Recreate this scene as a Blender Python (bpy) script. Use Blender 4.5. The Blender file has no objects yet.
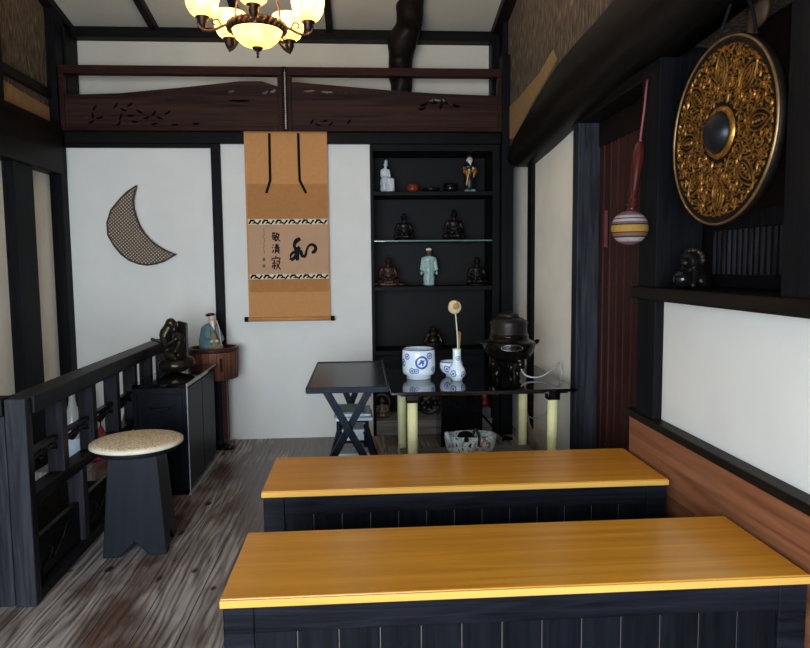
import bpy, bmesh, math, random
from mathutils import Vector, Matrix, noise as mnoise
random.seed(7)
SC = bpy.context.scene
COL = SC.collection
PI = math.pi
# ------------------------------------------------------------------ camera
F_PX, YAW, PITCH, ROLL, EYE = 670.0, math.radians(3.75), math.radians(-4.95), math.radians(-0.55), 1.2
cy_, sy_ = math.cos(YAW), math.sin(YAW)
_r = Vector((cy_, -sy_, 0)); _f = Vector((sy_, cy_, 0)); _u = Vector((0, 0, 1))
_f2 = _f*math.cos(PITCH) + _u*math.sin(PITCH); _u2 = _u*math.cos(PITCH) - _f*math.sin(PITCH)
CR = _r*math.cos(ROLL) + _u2*math.sin(ROLL); CU = -_r*math.sin(ROLL) + _u2*math.cos(ROLL); CF = _f2
cam_d = bpy.data.cameras.new('camera'); cam = bpy.data.objects.new('camera', cam_d); COL.objects.link(cam)
cam.matrix_world = Matrix(((CR.x, CU.x, -CF.x, 0), (CR.y, CU.y, -CF.y, 0), (CR.z, CU.z, -CF.z, EYE), (0, 0, 0, 1)))
cam_d.sensor_fit = 'HORIZONTAL'; cam_d.sensor_width = 36; cam_d.lens = 36*F_PX/810; cam_d.clip_start = 0.02
SC.camera = cam

def on(px, py, ax, v):
    """point of a measured outline on a world plane (metres)"""
    d = CR*((px-405)/F_PX) - CU*((py-324)/F_PX) + CF
    o = Vector((0, 0, EYE)); i = 'xyz'.index(ax)
    return o + d*((v-o[i])/d[i])

# ------------------------------------------------------------------ materials
def lin(c):
    return tuple((v/255/12.92 if v <= 10 else ((v/255+.055)/1.055)**2.4) for v in c) + (1,)

class NT:
    def __init__(s, name):
        s.m = bpy.data.materials.new(name); s.m.use_nodes = True
        s.t = s.m.node_tree; s.n = s.t.nodes; s.p = s.n['Principled BSDF']
    def add(s, kind, **kw):
        nd = s.n.new(kind)
        for k, v in kw.items():
            if k.startswith('i_'):
                key = k[2:]
                nd.inputs[int(key) if key.isdigit() else key.replace('_', ' ')].default_value = v
            else: setattr(nd, k, v)
        return nd
    def link(s, a, b): s.t.links.new(a, b)
    def coords(s, scale=(1, 1, 1), rot=(0, 0, 0)):
        tc = s.add('ShaderNodeTexCoord'); mp = s.add('ShaderNodeMapping')
        mp.inputs['Scale'].default_value = scale; mp.inputs['Rotation'].default_value = rot
        s.link(tc.outputs['Object'], mp.inputs['Vector']); return mp.outputs['Vector']
    def ramp(s, fac, stops):
        r = s.add('ShaderNodeValToRGB'); e = r.color_ramp.elements
        while len(e) < len(stops): e.new(0.5)
        for el, (p, c) in zip(e, stops): el.position = p; el.color = c
        s.link(fac, r.inputs['Fac']); return r.outputs['Color']
    def math(s, op, a, b=None):
        nd = s.add('ShaderNodeMath', operation=op)
        for i, v in enumerate((a, b)):
            if v is None: continue
            if isinstance(v, (int, float)): nd.inputs[i].default_value = v
            else: s.link(v, nd.inputs[i])
        return nd.outputs[0]
    def mix(s, fac, a, b, bt='MIX'):
        nd = s.add('ShaderNodeMix', data_type='RGBA', blend_type=bt)
        for i, v in ((0, fac), (6, a), (7, b)):
            if isinstance(v, (int, float)): nd.inputs[i].default_value = v
            elif isinstance(v, tuple): nd.inputs[i].default_value = v
            else: s.link(v, nd.inputs[i])
        return nd.outputs[2]
    def bump(s, h, strength=.2, dist=.01):
        b = s.add('ShaderNodeBump'); b.inputs['Strength'].default_value = strength; b.inputs['Distance'].default_value = dist
        s.link(h, b.inputs['Height']); s.link(b.outputs['Normal'], s.p.inputs['Normal'])

def plain(name, c, rough=.5, metal=0., var=.12, scale=14, bump=0., spec=.3, coat=0.):
    t = NT(name); v = t.coords()
    n = t.add('ShaderNodeTexNoise'); n.inputs['Scale'].default_value = scale; n.inputs['Detail'].default_value = 4
    t.link(v, n.inputs['Vector'])
    a = lin(c); d = tuple(x*(1-var) for x in a[:3])+(1,); l = tuple(min(1, x*(1+var)) for x in a[:3])+(1,)
    t.link(t.ramp(n.outputs['Fac'], [(.3, d), (.7, l)]), t.p.inputs['Base Color'])
    t.p.inputs['Roughness'].default_value = rough; t.p.inputs['Metallic'].default_value = metal
    t.p.inputs['Specular IOR Level'].default_value = spec; t.p.inputs['Coat Weight'].default_value = coat
    if bump: t.bump(n.outputs['Fac'], bump)
    return t.m

def wood(name, dark, light, axis='x', rough=.45, bump=.15, fine=30, stretch=.06, spec=.07, mid=.5, coat=0., dist=.003):
    t = NT(name); sc = [fine]*3; sc['xyz'.index(axis)] = fine*stretch
    v = t.coords(tuple(sc))
    n = t.add('ShaderNodeTexNoise'); n.inputs['Scale'].default_value = 1; n.inputs['Detail'].default_value = 6; n.inputs['Distortion'].default_value = 1.2
    t.link(v, n.inputs['Vector'])
    n2 = t.add('ShaderNodeTexNoise'); n2.inputs['Scale'].default_value = .16; n2.inputs['Detail'].default_value = 3
    t.link(v, n2.inputs['Vector'])
    f = t.math('ADD', t.math('MULTIPLY', n.outputs['Fac'], .6), t.math('MULTIPLY', n2.outputs['Fac'], .4))
    t.link(t.ramp(f, [(mid-.14, lin(dark)), (mid+.14, lin(light))]), t.p.inputs['Base Color'])
    t.p.inputs['Roughness'].default_value = rough; t.p.inputs['Specular IOR Level'].default_value = spec
    t.p.inputs['Coat Weight'].default_value = coat; t.p.inputs['Coat Roughness'].default_value = .15
    t.bump(n.outputs['Fac'], bump, dist); return t.m

M = {}
M['plaster'] = plain('white_plaster', (214, 211, 205), .85, var=.03, scale=5, bump=.03)
M['plaster_dim'] = plain('dim_lit_grey_plaster', (188, 180, 166), .85, var=.05, scale=4, bump=.03)  # plaster greyed to stand in for weaker light high on the wall
M['plaster_cream'] = plain('cream_plaster', (240, 232, 217), .85, var=.04, scale=5, bump=.03)
M['ceil'] = plain('ceiling_board', (176, 168, 156), .8, var=.05, scale=3)
M['post'] = wood('black_stained_timber', (8, 8, 10), (21, 20, 23), 'z', .5, .3, 40)
M['beamx'] = wood('dark_timber_crosswise', (10, 9, 9), (21, 18, 17), 'x', .5, .3, 34)
M['beamy'] = wood('dark_timber_lengthwise', (11, 9, 7), (29, 22, 18), 'y', .42, .35, 26)
M['ranma'] = wood('reddish_transom_wood', (26, 16, 14), (63, 39, 32), 'x', .5, .2, 40, .03)
M['rail_red'] = wood('red_brown_rail_wood', (34, 18, 15), (53, 31, 26), 'x', .4, .1, 40)
M['door'] = wood('red_brown_door_wood', (38, 17, 12), (62, 30, 22), 'z', .45, .1, 40, .04, spec=.25)
M['niche'] = wood('black_red_niche_boards', (14, 8, 7), (28, 15, 12), 'z', .5, .1, 30, .05)
M['bench_top'] = wood('amber_varnished_wood', (188, 120, 28), (222, 156, 52), 'x', .30, .04, 24, .035, spec=.4, coat=.12)
M['bench_edge'] = wood('pale_bench_edge_wood', (196, 142, 62), (222, 174, 88), 'x', .35, .05, 24, .04)
M['bench_black'] = wood('black_painted_grain', (9, 10, 14), (30, 31, 38), 'x', .42, .5, 46, .06)
M['bench_board'] = wood('black_painted_boards', (9, 10, 13), (22, 23, 29), 'z', .42, .3, 46, .06)
M['gap'] = plain('board_gap_bare_wood', (101, 90, 80), .8)
M['wains'] = wood('brown_wainscot_wood', (98, 58, 38), (148, 96, 66), 'y', .55, .15, 22, .05)
M['fence'] = wood('blue_black_painted_timber', (23, 23, 27), (54, 54, 60), 'z', .42, .35, 36, .07)
M['fencey'] = wood('blue_black_painted_rail', (15, 15, 17), (38, 37, 40), 'y', .40, .3, 36, .07)
M['carve'] = plain('black_carved_wood', (12, 12, 15), .45, bump=.2, spec=.25)
M['lacquer'] = plain('black_lacquer', (7, 7, 10), .06, var=.1, spec=.6)
M['cabinet'] = wood('blue_black_lacquered_wood', (7, 8, 13), (17, 20, 28), 'z', .4, .06, 26, .06, spec=.08)
M['cab_edge'] = plain('worn_cabinet_edge', (150, 150, 150), .4)
M['shelf_black'] = wood('black_shelf_wood', (11, 10, 11), (22, 20, 21), 'x', .5, .1, 30)
M['alcove_back'] = plain('black_alcove_board', (11, 10, 10), .55, var=.15, scale=6, spec=.15)
M['greywood'] = wood('weathered_grey_wood', (104, 98, 95), (154, 148, 143), 'x', .6, .25, 26)
M['fold'] = wood('dark_folding_table_wood', (18, 21, 30), (34, 39, 50), 'z', .35, .15, 36)
M['fold_top'] = wood('dark_folding_table_top', (34, 36, 39), (60, 61, 65), 'y', .25, .06, 36)
M['bamboo'] = wood('pale_yellow_bamboo', (206, 196, 138), (232, 224, 172), 'z', .35, .05, 20)
M['iron'] = plain('dark_cast_iron', (46, 42, 40), .38, .6, bump=.12, scale=60)
M['bronze_pot'] = plain('dark_glossy_bronze', (34, 29, 25), .2, .7, var=.25, scale=8)
M['bronze'] = plain('dark_bronze_patina', (52, 45, 36), .3, .75, var=.35, scale=16, bump=.15)
M['bronze_bounce'] = plain('bounce_lit_pale_bronze', (112, 98, 82), .4, .5, var=.4, scale=50, bump=.2)  # bronze paled to stand in for floor bounce beneath the table
M['bronze_black'] = plain('blackened_bronze', (28, 24, 23), .35, .5, var=.3, scale=26, bump=.2)
M['bronze_red'] = plain('reddish_bronze_robe', (58, 36, 28), .4, .4, var=.5, scale=70, bump=.4)
M['gold'] = plain('gold_relief', (150, 104, 46), .36, .85, var=.5, scale=40, bump=.25)
M['gold_dull'] = plain('worn_gold_rim', (140, 108, 70), .42, .8, var=.3, scale=30)
M['gong_black'] = plain('gong_black_ground', (17, 11, 8), .5, .0, var=.3, scale=40, bump=.2, spec=.12)
M['boss'] = plain('gong_boss_dark_metal', (32, 34, 38), .35, .6, var=.2)
M['porcelain'] = plain('white_porcelain', (228, 228, 228), .2, var=.03)
M['porc_grey'] = plain('pale_grey_glazed_figure', (196, 198, 202), .35, var=.06)
M['celadon'] = plain('pale_celadon_glaze', (152, 176, 172), .3, var=.12, scale=50, bump=.1)
M['skin'] = plain('painted_face', (206, 178, 158), .5, var=.08)
M['skin_dark'] = plain('dark_painted_face', (92, 66, 54), .45)
M['white_hair'] = plain('white_painted_hair', (222, 220, 214), .6)
M['teal'] = plain('teal_painted_robe', (86, 118, 122), .6, var=.25, scale=20, bump=.1)
M['olive'] = plain('olive_painted_under_robe', (112, 104, 80), .6, var=.3, scale=24)
M['black_robe'] = plain('black_painted_robe', (26, 25, 30), .35, var=.3)
M['orange'] = plain('orange_painted_sleeve', (146, 85, 31), .4, var=.25, scale=40)
M['jade'] = plain('grey_green_glaze', (122, 150, 144), .3)
M['cup_red'] = plain('red_brown_lacquer', (112, 44, 26), .15, var=.2)
M['cup_black'] = plain('black_glazed_cup', (14, 13, 14), .08)
M['red'] = plain('red_painted_ceramic', (150, 34, 44), .3, var=.2)
M['redcloth'] = plain('dark_red_cloth', (120, 26, 38), .8, var=.2)
M['peach'] = plain('peach_ceramic', (206, 164, 142), .4, var=.15)
M['yellow'] = plain('yellow_paint', (210, 176, 92), .5)
M['scroll_a'] = plain('orange_brown_silk', (186, 130, 78), .8, var=.05, scale=40)
M['scroll_b'] = plain('darker_brown_silk', (164, 112, 64), .8, var=.06, scale=40)
M['paper'] = plain('tan_calligraphy_paper', (178, 140, 110), .85, var=.05, scale=9)
M['ink'] = plain('black_brush_ink', (24, 24, 28), .9, spec=.1)
M['ink_faint'] = plain('faint_brush_ink', (112, 86, 68), .8)
M['band'] = plain('cream_brocade_ground', (206, 196, 168), .8)
M['black'] = plain('black_paint', (12, 12, 13), .8, spec=.15)
M['string'] = plain('pink_red_string', (136, 70, 78), .8)
M['mallet'] = plain('glossy_red_brown_turned_wood', (66, 24, 18), .25, var=.3, scale=9, coat=.2)
M['cord'] = plain('grey_white_cord', (176, 176, 178), .6)
M['cane_edge'] = plain('pale_seat_binding', (214, 202, 178), .6)
M['book_white'] = plain('white_paper', (214, 222, 226), .8)
M['book_blue'] = plain('blue_cover', (104, 150, 176), .5)
M['book_green'] = plain('green_cover', (120, 146, 136), .5)
M['tan'] = plain('tan_lit_item', (206, 150, 96), .8, var=.1, scale=6)  # orange light on the stairwell item put into this tan
M['label'] = plain('pale_blue_label', (196, 212, 230), .6)
M['pod'] = plain('cream_seed_pod', (214, 186, 148), .8, var=.2, scale=60, bump=.4)
M['stem'] = plain('pale_stem', (206, 202, 178), .6)
M['stick'] = plain('yellow_brown_stick', (158, 128, 70), .6)
M['chand'] = plain('antique_bronze_metal', (88, 62, 46), .4, .7, var=.35, scale=30, bump=.15)
M['chand_dark'] = plain('dark_bronze_metal', (46, 32, 28), .4, .7, var=.3, scale=30)
M['drum'] = wood('reddish_barrel_stave_wood', (66, 38, 30), (122, 80, 62), 'z', .38, .12, 26)
M['drum_dark'] = wood('dark_red_rim_wood', (48, 26, 22), (74, 44, 38), 'x', .3, .1, 26)
M['stone'] = plain('grey_stone_block', (92, 92, 96), .7, bump=.2)
M['clay'] = plain('bare_ochre_clay', (150, 116, 74), .95, var=.12, scale=20, bump=.3)
M['gourd'] = plain('brown_gourd', (78, 48, 34), .3, var=.2)
M['horn'] = plain('grey_horn', (34, 33, 33), .6, spec=.1)
M['leather'] = plain('brown_leather', (66, 46, 28), .6, var=.3)
M['tassel'] = plain('pale_tassel', (168, 168, 174), .8)
M['lampbulb'] = None

def earth_mat():
    t = NT('brown_earthen_wall'); v = t.coords((60, 60, 14))
    n = t.add('ShaderNodeTexNoise'); n.inputs['Scale'].default_value = 1; n.inputs['Detail'].default_value = 5
    t.link(v, n.inputs['Vector'])
    t.link(t.ramp(n.outputs['Fac'], [(.3, lin((44, 34, 26))), (.52, lin((88, 70, 52))), (.72, lin((126, 104, 78)))]), t.p.inputs['Base Color'])
    t.p.inputs['Roughness'].default_value = .95; t.bump(n.outputs['Fac'], .8, .02); return t.m
M['earth'] = earth_mat()

def floor_mat():
    t = NT('worn_floor_boards'); tc = t.add('ShaderNodeTexCoord'); sp = t.add('ShaderNodeSeparateXYZ')
    t.link(tc.outputs['Object'], sp.inputs[0])
    W = .152
    pid = t.math('FLOOR', t.math('DIVIDE', sp.outputs[0], W)); fr = t.math('FRACT', t.math('DIVIDE', sp.outputs[0], W))
    wn = t.add('ShaderNodeTexWhiteNoise', noise_dimensions='1D'); t.link(pid, wn.inputs['W'])
    cb = t.add('ShaderNodeCombineXYZ')
    t.link(t.math('ADD', sp.outputs[0], t.math('MULTIPLY', wn.outputs[0], 3.0)), cb.inputs[0])
    t.link(t.math('ADD', t.math('MULTIPLY', sp.outputs[1], .13), t.math('MULTIPLY', wn.outputs[0], 17.0)), cb.inputs[1])
    gn = t.add('ShaderNodeTexNoise'); gn.inputs['Scale'].default_value = 90; gn.inputs['Detail'].default_value = 5; gn.inputs['Distortion'].default_value = .6
    sc2 = t.add('ShaderNodeVectorMath', operation='MULTIPLY'); sc2.inputs[1].default_value = (1, .28, 1); t.link(cb.outputs[0], sc2.inputs[0]); t.link(sc2.outputs[0], gn.inputs['Vector'])
    w2 = t.add('ShaderNodeTexWave', wave_type='BANDS', bands_direction='X'); w2.inputs['Scale'].default_value = 10; w2.inputs['Distortion'].default_value = 14; w2.inputs['Detail'].default_value = 2; w2.inputs['Detail Scale'].default_value = 1.2
    t.link(cb.outputs[0], w2.inputs['Vector'])
    wvf = t.math('ADD', t.math('MULTIPLY', gn.outputs['Fac'], .72), t.math('MULTIPLY', w2.outputs['Fac'], .28))
    wear = t.add('ShaderNodeTexNoise'); wear.inputs['Scale'].default_value = 1.7; wear.inputs['Detail'].default_value = 5
    mp = t.coords((1.6, .8, 1)); t.link(mp, wear.inputs['Vector'])
    red = t.ramp(wvf, [(.25, lin((60, 44, 38))), (.6, lin((92, 70, 61)))])
    grey = t.ramp(wvf, [(.28, lin((78, 67, 62))), (.46, lin((130, 121, 116))), (.72, lin((166, 158, 152)))])
    wf = t.ramp(t.math('ADD', wear.outputs['Fac'], t.math('MULTIPLY', t.math('SUBTRACT', wn.outputs[0], .5), .22)), [(.44, (0, 0, 0, 1)), (.56, (1, 1, 1, 1))])
    c = t.mix(wf, red, grey)
    vo = t.add('ShaderNodeTexVoronoi'); vo.inputs['Scale'].default_value = 1.0
    mv = t.coords((9, 4.2, 1)); t.link(mv, vo.inputs['Vector'])
    vr = t.add('ShaderNodeTexNoise'); vr.inputs['Scale'].default_value = 40; t.link(tc.outputs['Object'], vr.inputs['Vector'])
    kn = t.ramp(t.math('ADD', vo.outputs['Distance'], t.math('MULTIPLY', vr.outputs['Fac'], .08)), [(.14, (1, 1, 1, 1)), (.20, (0, 0, 0, 1))])
    c = t.mix(kn, c, lin((34, 24, 22)))
    e = t.math('ABSOLUTE', t.math('SUBTRACT', fr, .5))
    seam = t.math('GREATER_THAN', e, .488)
    c = t.mix(seam, c, lin((22, 16, 15)))
    t.link(c, t.p.inputs['Base Color'])
    t.link(t.ramp(wf, [(0, (.30, .30, .30, 1)), (1, (.48, .48, .48, 1))]), t.p.inputs['Roughness'])
    t.bump(t.math('SUBTRACT', wvf, t.math('MULTIPLY', seam, 1.5)), .25, .004); return t.m
M['floor'] = floor_mat()

def weave_mat():
    t = NT('woven_bamboo'); v = t.coords((1, 1, 1), (0, math.radians(40), 0))
    outs = []
    for d in ('X', 'Z'):
        w = t.add('ShaderNodeTexWave', wave_type='BANDS', bands_direction=d); w.inputs['Scale'].default_value = 19
        t.link(v, w.inputs['Vector']); outs.append(w.outputs['Fac'])
    f = t.math('MULTIPLY', outs[0], outs[1])
    t.link(t.ramp(f, [(.08, lin((58, 48, 40))), (.35, lin((164, 142, 120))), (.9, lin((196, 176, 154)))]), t.p.inputs['Base Color'])
    t.p.inputs['Roughness'].default_value = .6; t.bump(f, .6, .01); return t.m
M['weave'] = weave_mat()

def cane_mat():
    t = NT('woven_rush_seat'); v = t.coords()
    vo = t.add('ShaderNodeTexVoronoi'); vo.inputs['Scale'].default_value = 150; t.link(v, vo.inputs['Vector'])
    n = t.add('ShaderNodeTexNoise'); n.inputs['Scale'].default_value = 90; n.inputs['Detail'].default_value = 4; t.link(v, n.inputs['Vector'])
    f = t.math('ADD', t.math('MULTIPLY', vo.outputs['Distance'], .5), t.math('MULTIPLY', n.outputs['Fac'], .6))
    t.link(t.ramp(f, [(.34, lin((138, 110, 78))), (.48, lin((206, 182, 146))), (.7, lin((236, 222, 196)))]), t.p.inputs['Base Color'])
    t.p.inputs['Roughness'].default_value = .75; t.bump(f, .7, .006); return t.m
M['cane'] = cane_mat()

def floral_mat():
    t = NT('floral_printed_cloth'); v = t.coords()
    n = t.add('ShaderNodeTexNoise'); n.inputs['Scale'].default_value = 16; n.inputs['Detail'].default_value = 1; n.inputs['Distortion'].default_value = 2.2
    t.link(v, n.inputs['Vector'])
    c = t.ramp(n.outputs['Fac'], [(.0, lin((40, 40, 42))), (.34, lin((226, 226, 220))), (.45, lin((142, 190, 166))), (.52, lin((228, 226, 220))), (.60, lin((160, 84, 78))), (.65, lin((206, 172, 152)))])
    t.n[-1].color_ramp.interpolation = 'CONSTANT'
    t.link(c, t.p.inputs['Base Color']); t.p.inputs['Roughness'].default_value = .7; return t.m
M['floral'] = floral_mat()

def stripe_mat():
    t = NT('striped_yarn'); tc = t.add('ShaderNodeTexCoord'); sp = t.add('ShaderNodeSeparateXYZ')
    t.link(tc.outputs['Object'], sp.inputs[0])
    f = t.math('ADD', t.math('DIVIDE', sp.outputs[2], .14), .5)   # 0 bottom .. 1 top of the ball
    W = lin((150, 140, 136)); K = lin((44, 26, 24)); P = lin((104, 70, 74)); Y = lin((146, 110, 36)); O = lin((112, 70, 52))
    c = t.ramp(f, [(0, P), (.14, W), (.24, K), (.28, O), (.36, K), (.39, Y), (.56, K), (.60, P), (.66, W), (.72, K), (.75, W), (.82, P)])
    t.n[-1].color_ramp.interpolation = 'CONSTANT'
    n = t.add('ShaderNodeTexNoise'); n.inputs['Scale'].default_value = 120; t.link(tc.outputs['Object'], n.inputs['Vector'])
    t.link(c, t.p.inputs['Base Color']); t.p.inputs['Roughness'].default_value = .85; t.bump(n.outputs['Fac'], .4, .006); return t.m
M['stripe'] = stripe_mat()

def glass_mat(name, c, rough=.02, alpha=.25):
    t = NT(name); t.p.inputs['Base Color'].default_value = lin(c); t.p.inputs['Roughness'].default_value = rough
    t.p.inputs['Alpha'].default_value = alpha; t.p.inputs['Specular IOR Level'].default_value = .8; return t.m
M['glass'] = glass_mat('clear_shelf_glass', (120, 150, 140), .03, .35)
M['glass_edge'] = plain('green_glass_edge', (92, 118, 110), .2)
M['bottle'] = glass_mat('clear_bottle_glass', (214, 220, 216), .05, .45)

def shade_mat():
    t = NT('amber_glass_shade'); out = t.n['Material Output']
    d = t.add('ShaderNodeBsdfDiffuse'); d.inputs[0].default_value = lin((236, 208, 132))
    tr = t.add('ShaderNodeBsdfTranslucent'); n = t.add('ShaderNodeTexNoise'); n.inputs['Scale'].default_value = 22; n.inputs['Detail'].default_value = 3
    t.link(t.coords(), n.inputs['Vector'])
    t.link(t.ramp(n.outputs['Fac'], [(.3, lin((250, 218, 140))), (.65, lin((255, 244, 206)))]), tr.inputs[0])
    g = t.add('ShaderNodeBsdfGlossy'); g.inputs['Roughness'].default_value = .15
    m1 = t.add('ShaderNodeMixShader'); m1.inputs[0].default_value = .65; t.link(d.outputs[0], m1.inputs[1]); t.link(tr.outputs[0], m1.inputs[2])
    m2 = t.add('ShaderNodeMixShader'); m2.inputs[0].default_value = .06; t.link(m1.outputs[0], m2.inputs[1]); t.link(g.outputs[0], m2.inputs[2])
    em = t.add('ShaderNodeEmission'); em.inputs[0].default_value = lin((255, 226, 160)); em.inputs[1].default_value = SHADE_EMIT
    ad = t.add('ShaderNodeAddShader'); t.link(m2.outputs[0], ad.inputs[0]); t.link(em.outputs[0], ad.inputs[1])
    t.link(ad.outputs[0], out.inputs['Surface']); return t.m
SHADE_EMIT = .3
M['shade'] = shade_mat()
def emit_mat(name, c, s):
    t = NT(name); t.p.inputs['Base Color'].default_value = lin(c)
    t.p.inputs['Emission Color'].default_value = lin(c); t.p.inputs['Emission Strength'].default_value = s; return t.m
M['lampbulb'] = emit_mat('lit_bulb', (255, 232, 176), 9)

def blue_white_mat(name):
    t = NT(name); v = t.coords()
    n = t.add('ShaderNodeTexNoise'); n.inputs['Scale'].default_value = 6; t.link(v, n.inputs['Vector'])
    t.link(t.ramp(n.outputs['Fac'], [(.3, lin((212, 224, 232))), (.7, lin((230, 236, 240)))]), t.p.inputs['Base Color'])
    t.p.inputs['Roughness'].default_value = .12; return t.m
M['bw'] = blue_white_mat('white_glaze')
M['cobalt'] = plain('cobalt_blue_brushwork', (58, 88, 164), .15, var=.35, scale=60)

# ------------------------------------------------------------------ mesh helpers
class MB:
    def __init__(s): s.v = []; s.f = []; s.sm = []
    def add(s, vs, fs, smooth=False, mtx=None):
        o = len(s.v)
        s.v += [(mtx @ Vector(p)) if mtx is not None else Vector(p) for p in vs]
        s.f += [tuple(i+o for i in f) for f in fs]; s.sm += [smooth]*len(fs); return s
    def box(s, x0, x1, y0, y1, z0, z1, mtx=None):
        v = [(x0,y0,z0),(x1,y0,z0),(x1,y1,z0),(x0,y1,z0),(x0,y0,z1),(x1,y0,z1),(x1,y1,z1),(x0,y1,z1)]
        return s.add(v, [(0,3,2,1),(4,5,6,7),(0,1,5,4),(1,2,6,5),(2,3,7,6),(3,0,4,7)], False, mtx)
    def bar(s, a, b, w, h, up=(0, 0, 1)):
        a = Vector(a); b = Vector(b); d = b-a; L = d.length; d.normalize()
        u = Vector(up); x = u.cross(d)
        if x.length < 1e-4: x = Vector((1, 0, 0)).cross(d)
        x.normalize(); y = d.cross(x)
        m = Matrix(((x.x, y.x, d.x, a.x), (x.y, y.y, d.y, a.y), (x.z, y.z, d.z, a.z), (0, 0, 0, 1)))
        return s.box(-w/2, w/2, -h/2, h/2, 0, L, m)
    def frustum(s, b, t, mtx=None):
        """b, t: four-point lists bottom and top"""
        return s.add(list(b)+list(t), [(3,2,1,0),(4,5,6,7),(0,1,5,4),(1,2,6,5),(2,3,7,6),(3,0,4,7)], False, mtx)
    def prism(s, poly, axis, a, b, mtx=None):
        """poly in the two other axes (in xyz order)"""
        n = len(poly); i = 'xyz'.index(axis)
        def P(p, w):
            q = list(p); q.insert(i, w); return tuple(q)
        vs = [P(p, a) for p in poly]+[P(p, b) for p in poly]
        fs = [tuple(range(n)), tuple(range(2*n-1, n-1, -1))]+[(k, k+n, (k+1) % n+n, (k+1) % n) for k in range(n)]
        return s.add(vs, fs, False, mtx)
    def lathe(s, prof, seg=32, c=(0, 0, 0), mtx=None, a0=0, a1=2*PI, smooth=True, sx=1, sy=1):
        full = abs(a1-a0-2*PI) < 1e-6; n = seg if full else seg+1
        vs = []; fs = []
        for r, z in prof:
            for k in range(n):
                a = a0+(a1-a0)*k/seg; vs.append((c[0]+r*sx*math.cos(a), c[1]+r*sy*math.sin(a), c[2]+z))
        for j in range(len(prof)-1):
            for k in range(seg):
                k2 = (k+1) % n; fs.append((j*n+k, j*n+k2, (j+1)*n+k2, (j+1)*n+k))
        return s.add(vs, fs, smooth, mtx)
    def tube(s, pts, rad, seg=8, closed=False, cap=True):
        pts = [Vector(p) for p in pts]; n = len(pts)
        if not hasattr(rad, '__len__'): rad = [rad]*n
        vs = []; fs = []; prev = None
        for i, p in enumerate(pts):
            if closed: d = pts[(i+1) % n]-pts[i-1]
            else: d = pts[min(i+1, n-1)]-pts[max(i-1, 0)]
            d.normalize()
            if prev is None:
                x = Vector((0, 0, 1)).cross(d)
                if x.length < .05: x = Vector((1, 0, 0)).cross(d)
            else: x = prev - d*prev.dot(d)
            x.normalize(); prev = x; y = d.cross(x)
            for k in range(seg):
                a = 2*PI*k/seg; vs.append(p+(x*math.cos(a)+y*math.sin(a))*rad[i])
        for i in range(n if closed else n-1):
            j = (i+1) % n
            for k in range(seg):
                k2 = (k+1) % seg; fs.append((i*seg+k, i*seg+k2, j*seg+k2, j*seg+k))
        if cap and not closed:
            fs.append(tuple(range(seg-1, -1, -1))); fs.append(tuple((n-1)*seg+k for k in range(seg)))
        return s.add(vs, fs, True)
    def ball(s, c, r, seg=16, rings=10, mtx=None):
        if not hasattr(r, '__len__'): r = (r, r, r)
        vs = [(c[0], c[1], c[2]-r[2])]; fs = []
        for j in range(1, rings):
            t = -PI/2+PI*j/rings
            for k in range(seg):
                a = 2*PI*k/seg; vs.append((c[0]+r[0]*math.cos(t)*math.cos(a), c[1]+r[1]*math.cos(t)*math.sin(a), c[2]+r[2]*math.sin(t)))
        vs.append((c[0], c[1], c[2]+r[2])); top = len(vs)-1
        for k in range(seg):
            k2 = (k+1) % seg; fs.append((0, 1+k2, 1+k))
            for j in range(rings-2): fs.append((1+j*seg+k, 1+j*seg+k2, 1+(j+1)*seg+k2, 1+(j+1)*seg+k))
            fs.append((top, 1+(rings-2)*seg+k, 1+(rings-2)*seg+k2))
        return s.add(vs, fs, True, mtx)
    def ribbon(s, pts, wid, h0, h1, frame):
        """raised brush or relief stroke: frame(u,v,h)->point; ridge at h1"""
        n = len(pts); vs = []; fs = []
        for i, (u, v) in enumerate(pts):
            a = pts[max(i-1, 0)]; b = pts[min(i+1, n-1)]; du, dv = b[0]-a[0], b[1]-a[1]; L = math.hypot(du, dv) or 1
            w = wid[i] if hasattr(wid, '__len__') else wid
            nx, ny = -dv/L*w/2, du/L*w/2
            vs += [frame(u+nx, v+ny, h0), frame(u+nx*.6, v+ny*.6, h1), frame(u-nx*.6, v-ny*.6, h1), frame(u-nx, v-ny, h0)]
        for i in range(n-1):
            for k in range(3): fs.append((i*4+k, i*4+k+1, (i+1)*4+k+1, (i+1)*4+k))
        fs += [(0, 3, 2, 1), ((n-1)*4, (n-1)*4+1, (n-1)*4+2, (n-1)*4+3)]
        return s.add(vs, fs, False)
    def build(s, name, mat, parent=None, bevel=0., loc=None, fix=True):
        me = bpy.data.meshes.new(name); me.from_pydata([tuple(p) for p in s.v], [], s.f)
        me.polygons.foreach_set('use_smooth', s.sm)
        if fix:
            bm = bmesh.new(); bm.from_mesh(me); bmesh.ops.recalc_face_normals(bm, faces=bm.faces); bm.to_mesh(me); bm.free()
        me.materials.append(M[mat] if isinstance(mat, str) else mat)
        o = bpy.data.objects.new(name, me); COL.objects.link(o)
        if parent: o.parent = parent
        if loc: o.location = loc
        if bevel:
            b = o.modifiers.new('bevel', 'BEVEL'); b.width = bevel; b.segments = 2; b.limit_method = 'ANGLE'
        return o

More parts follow.
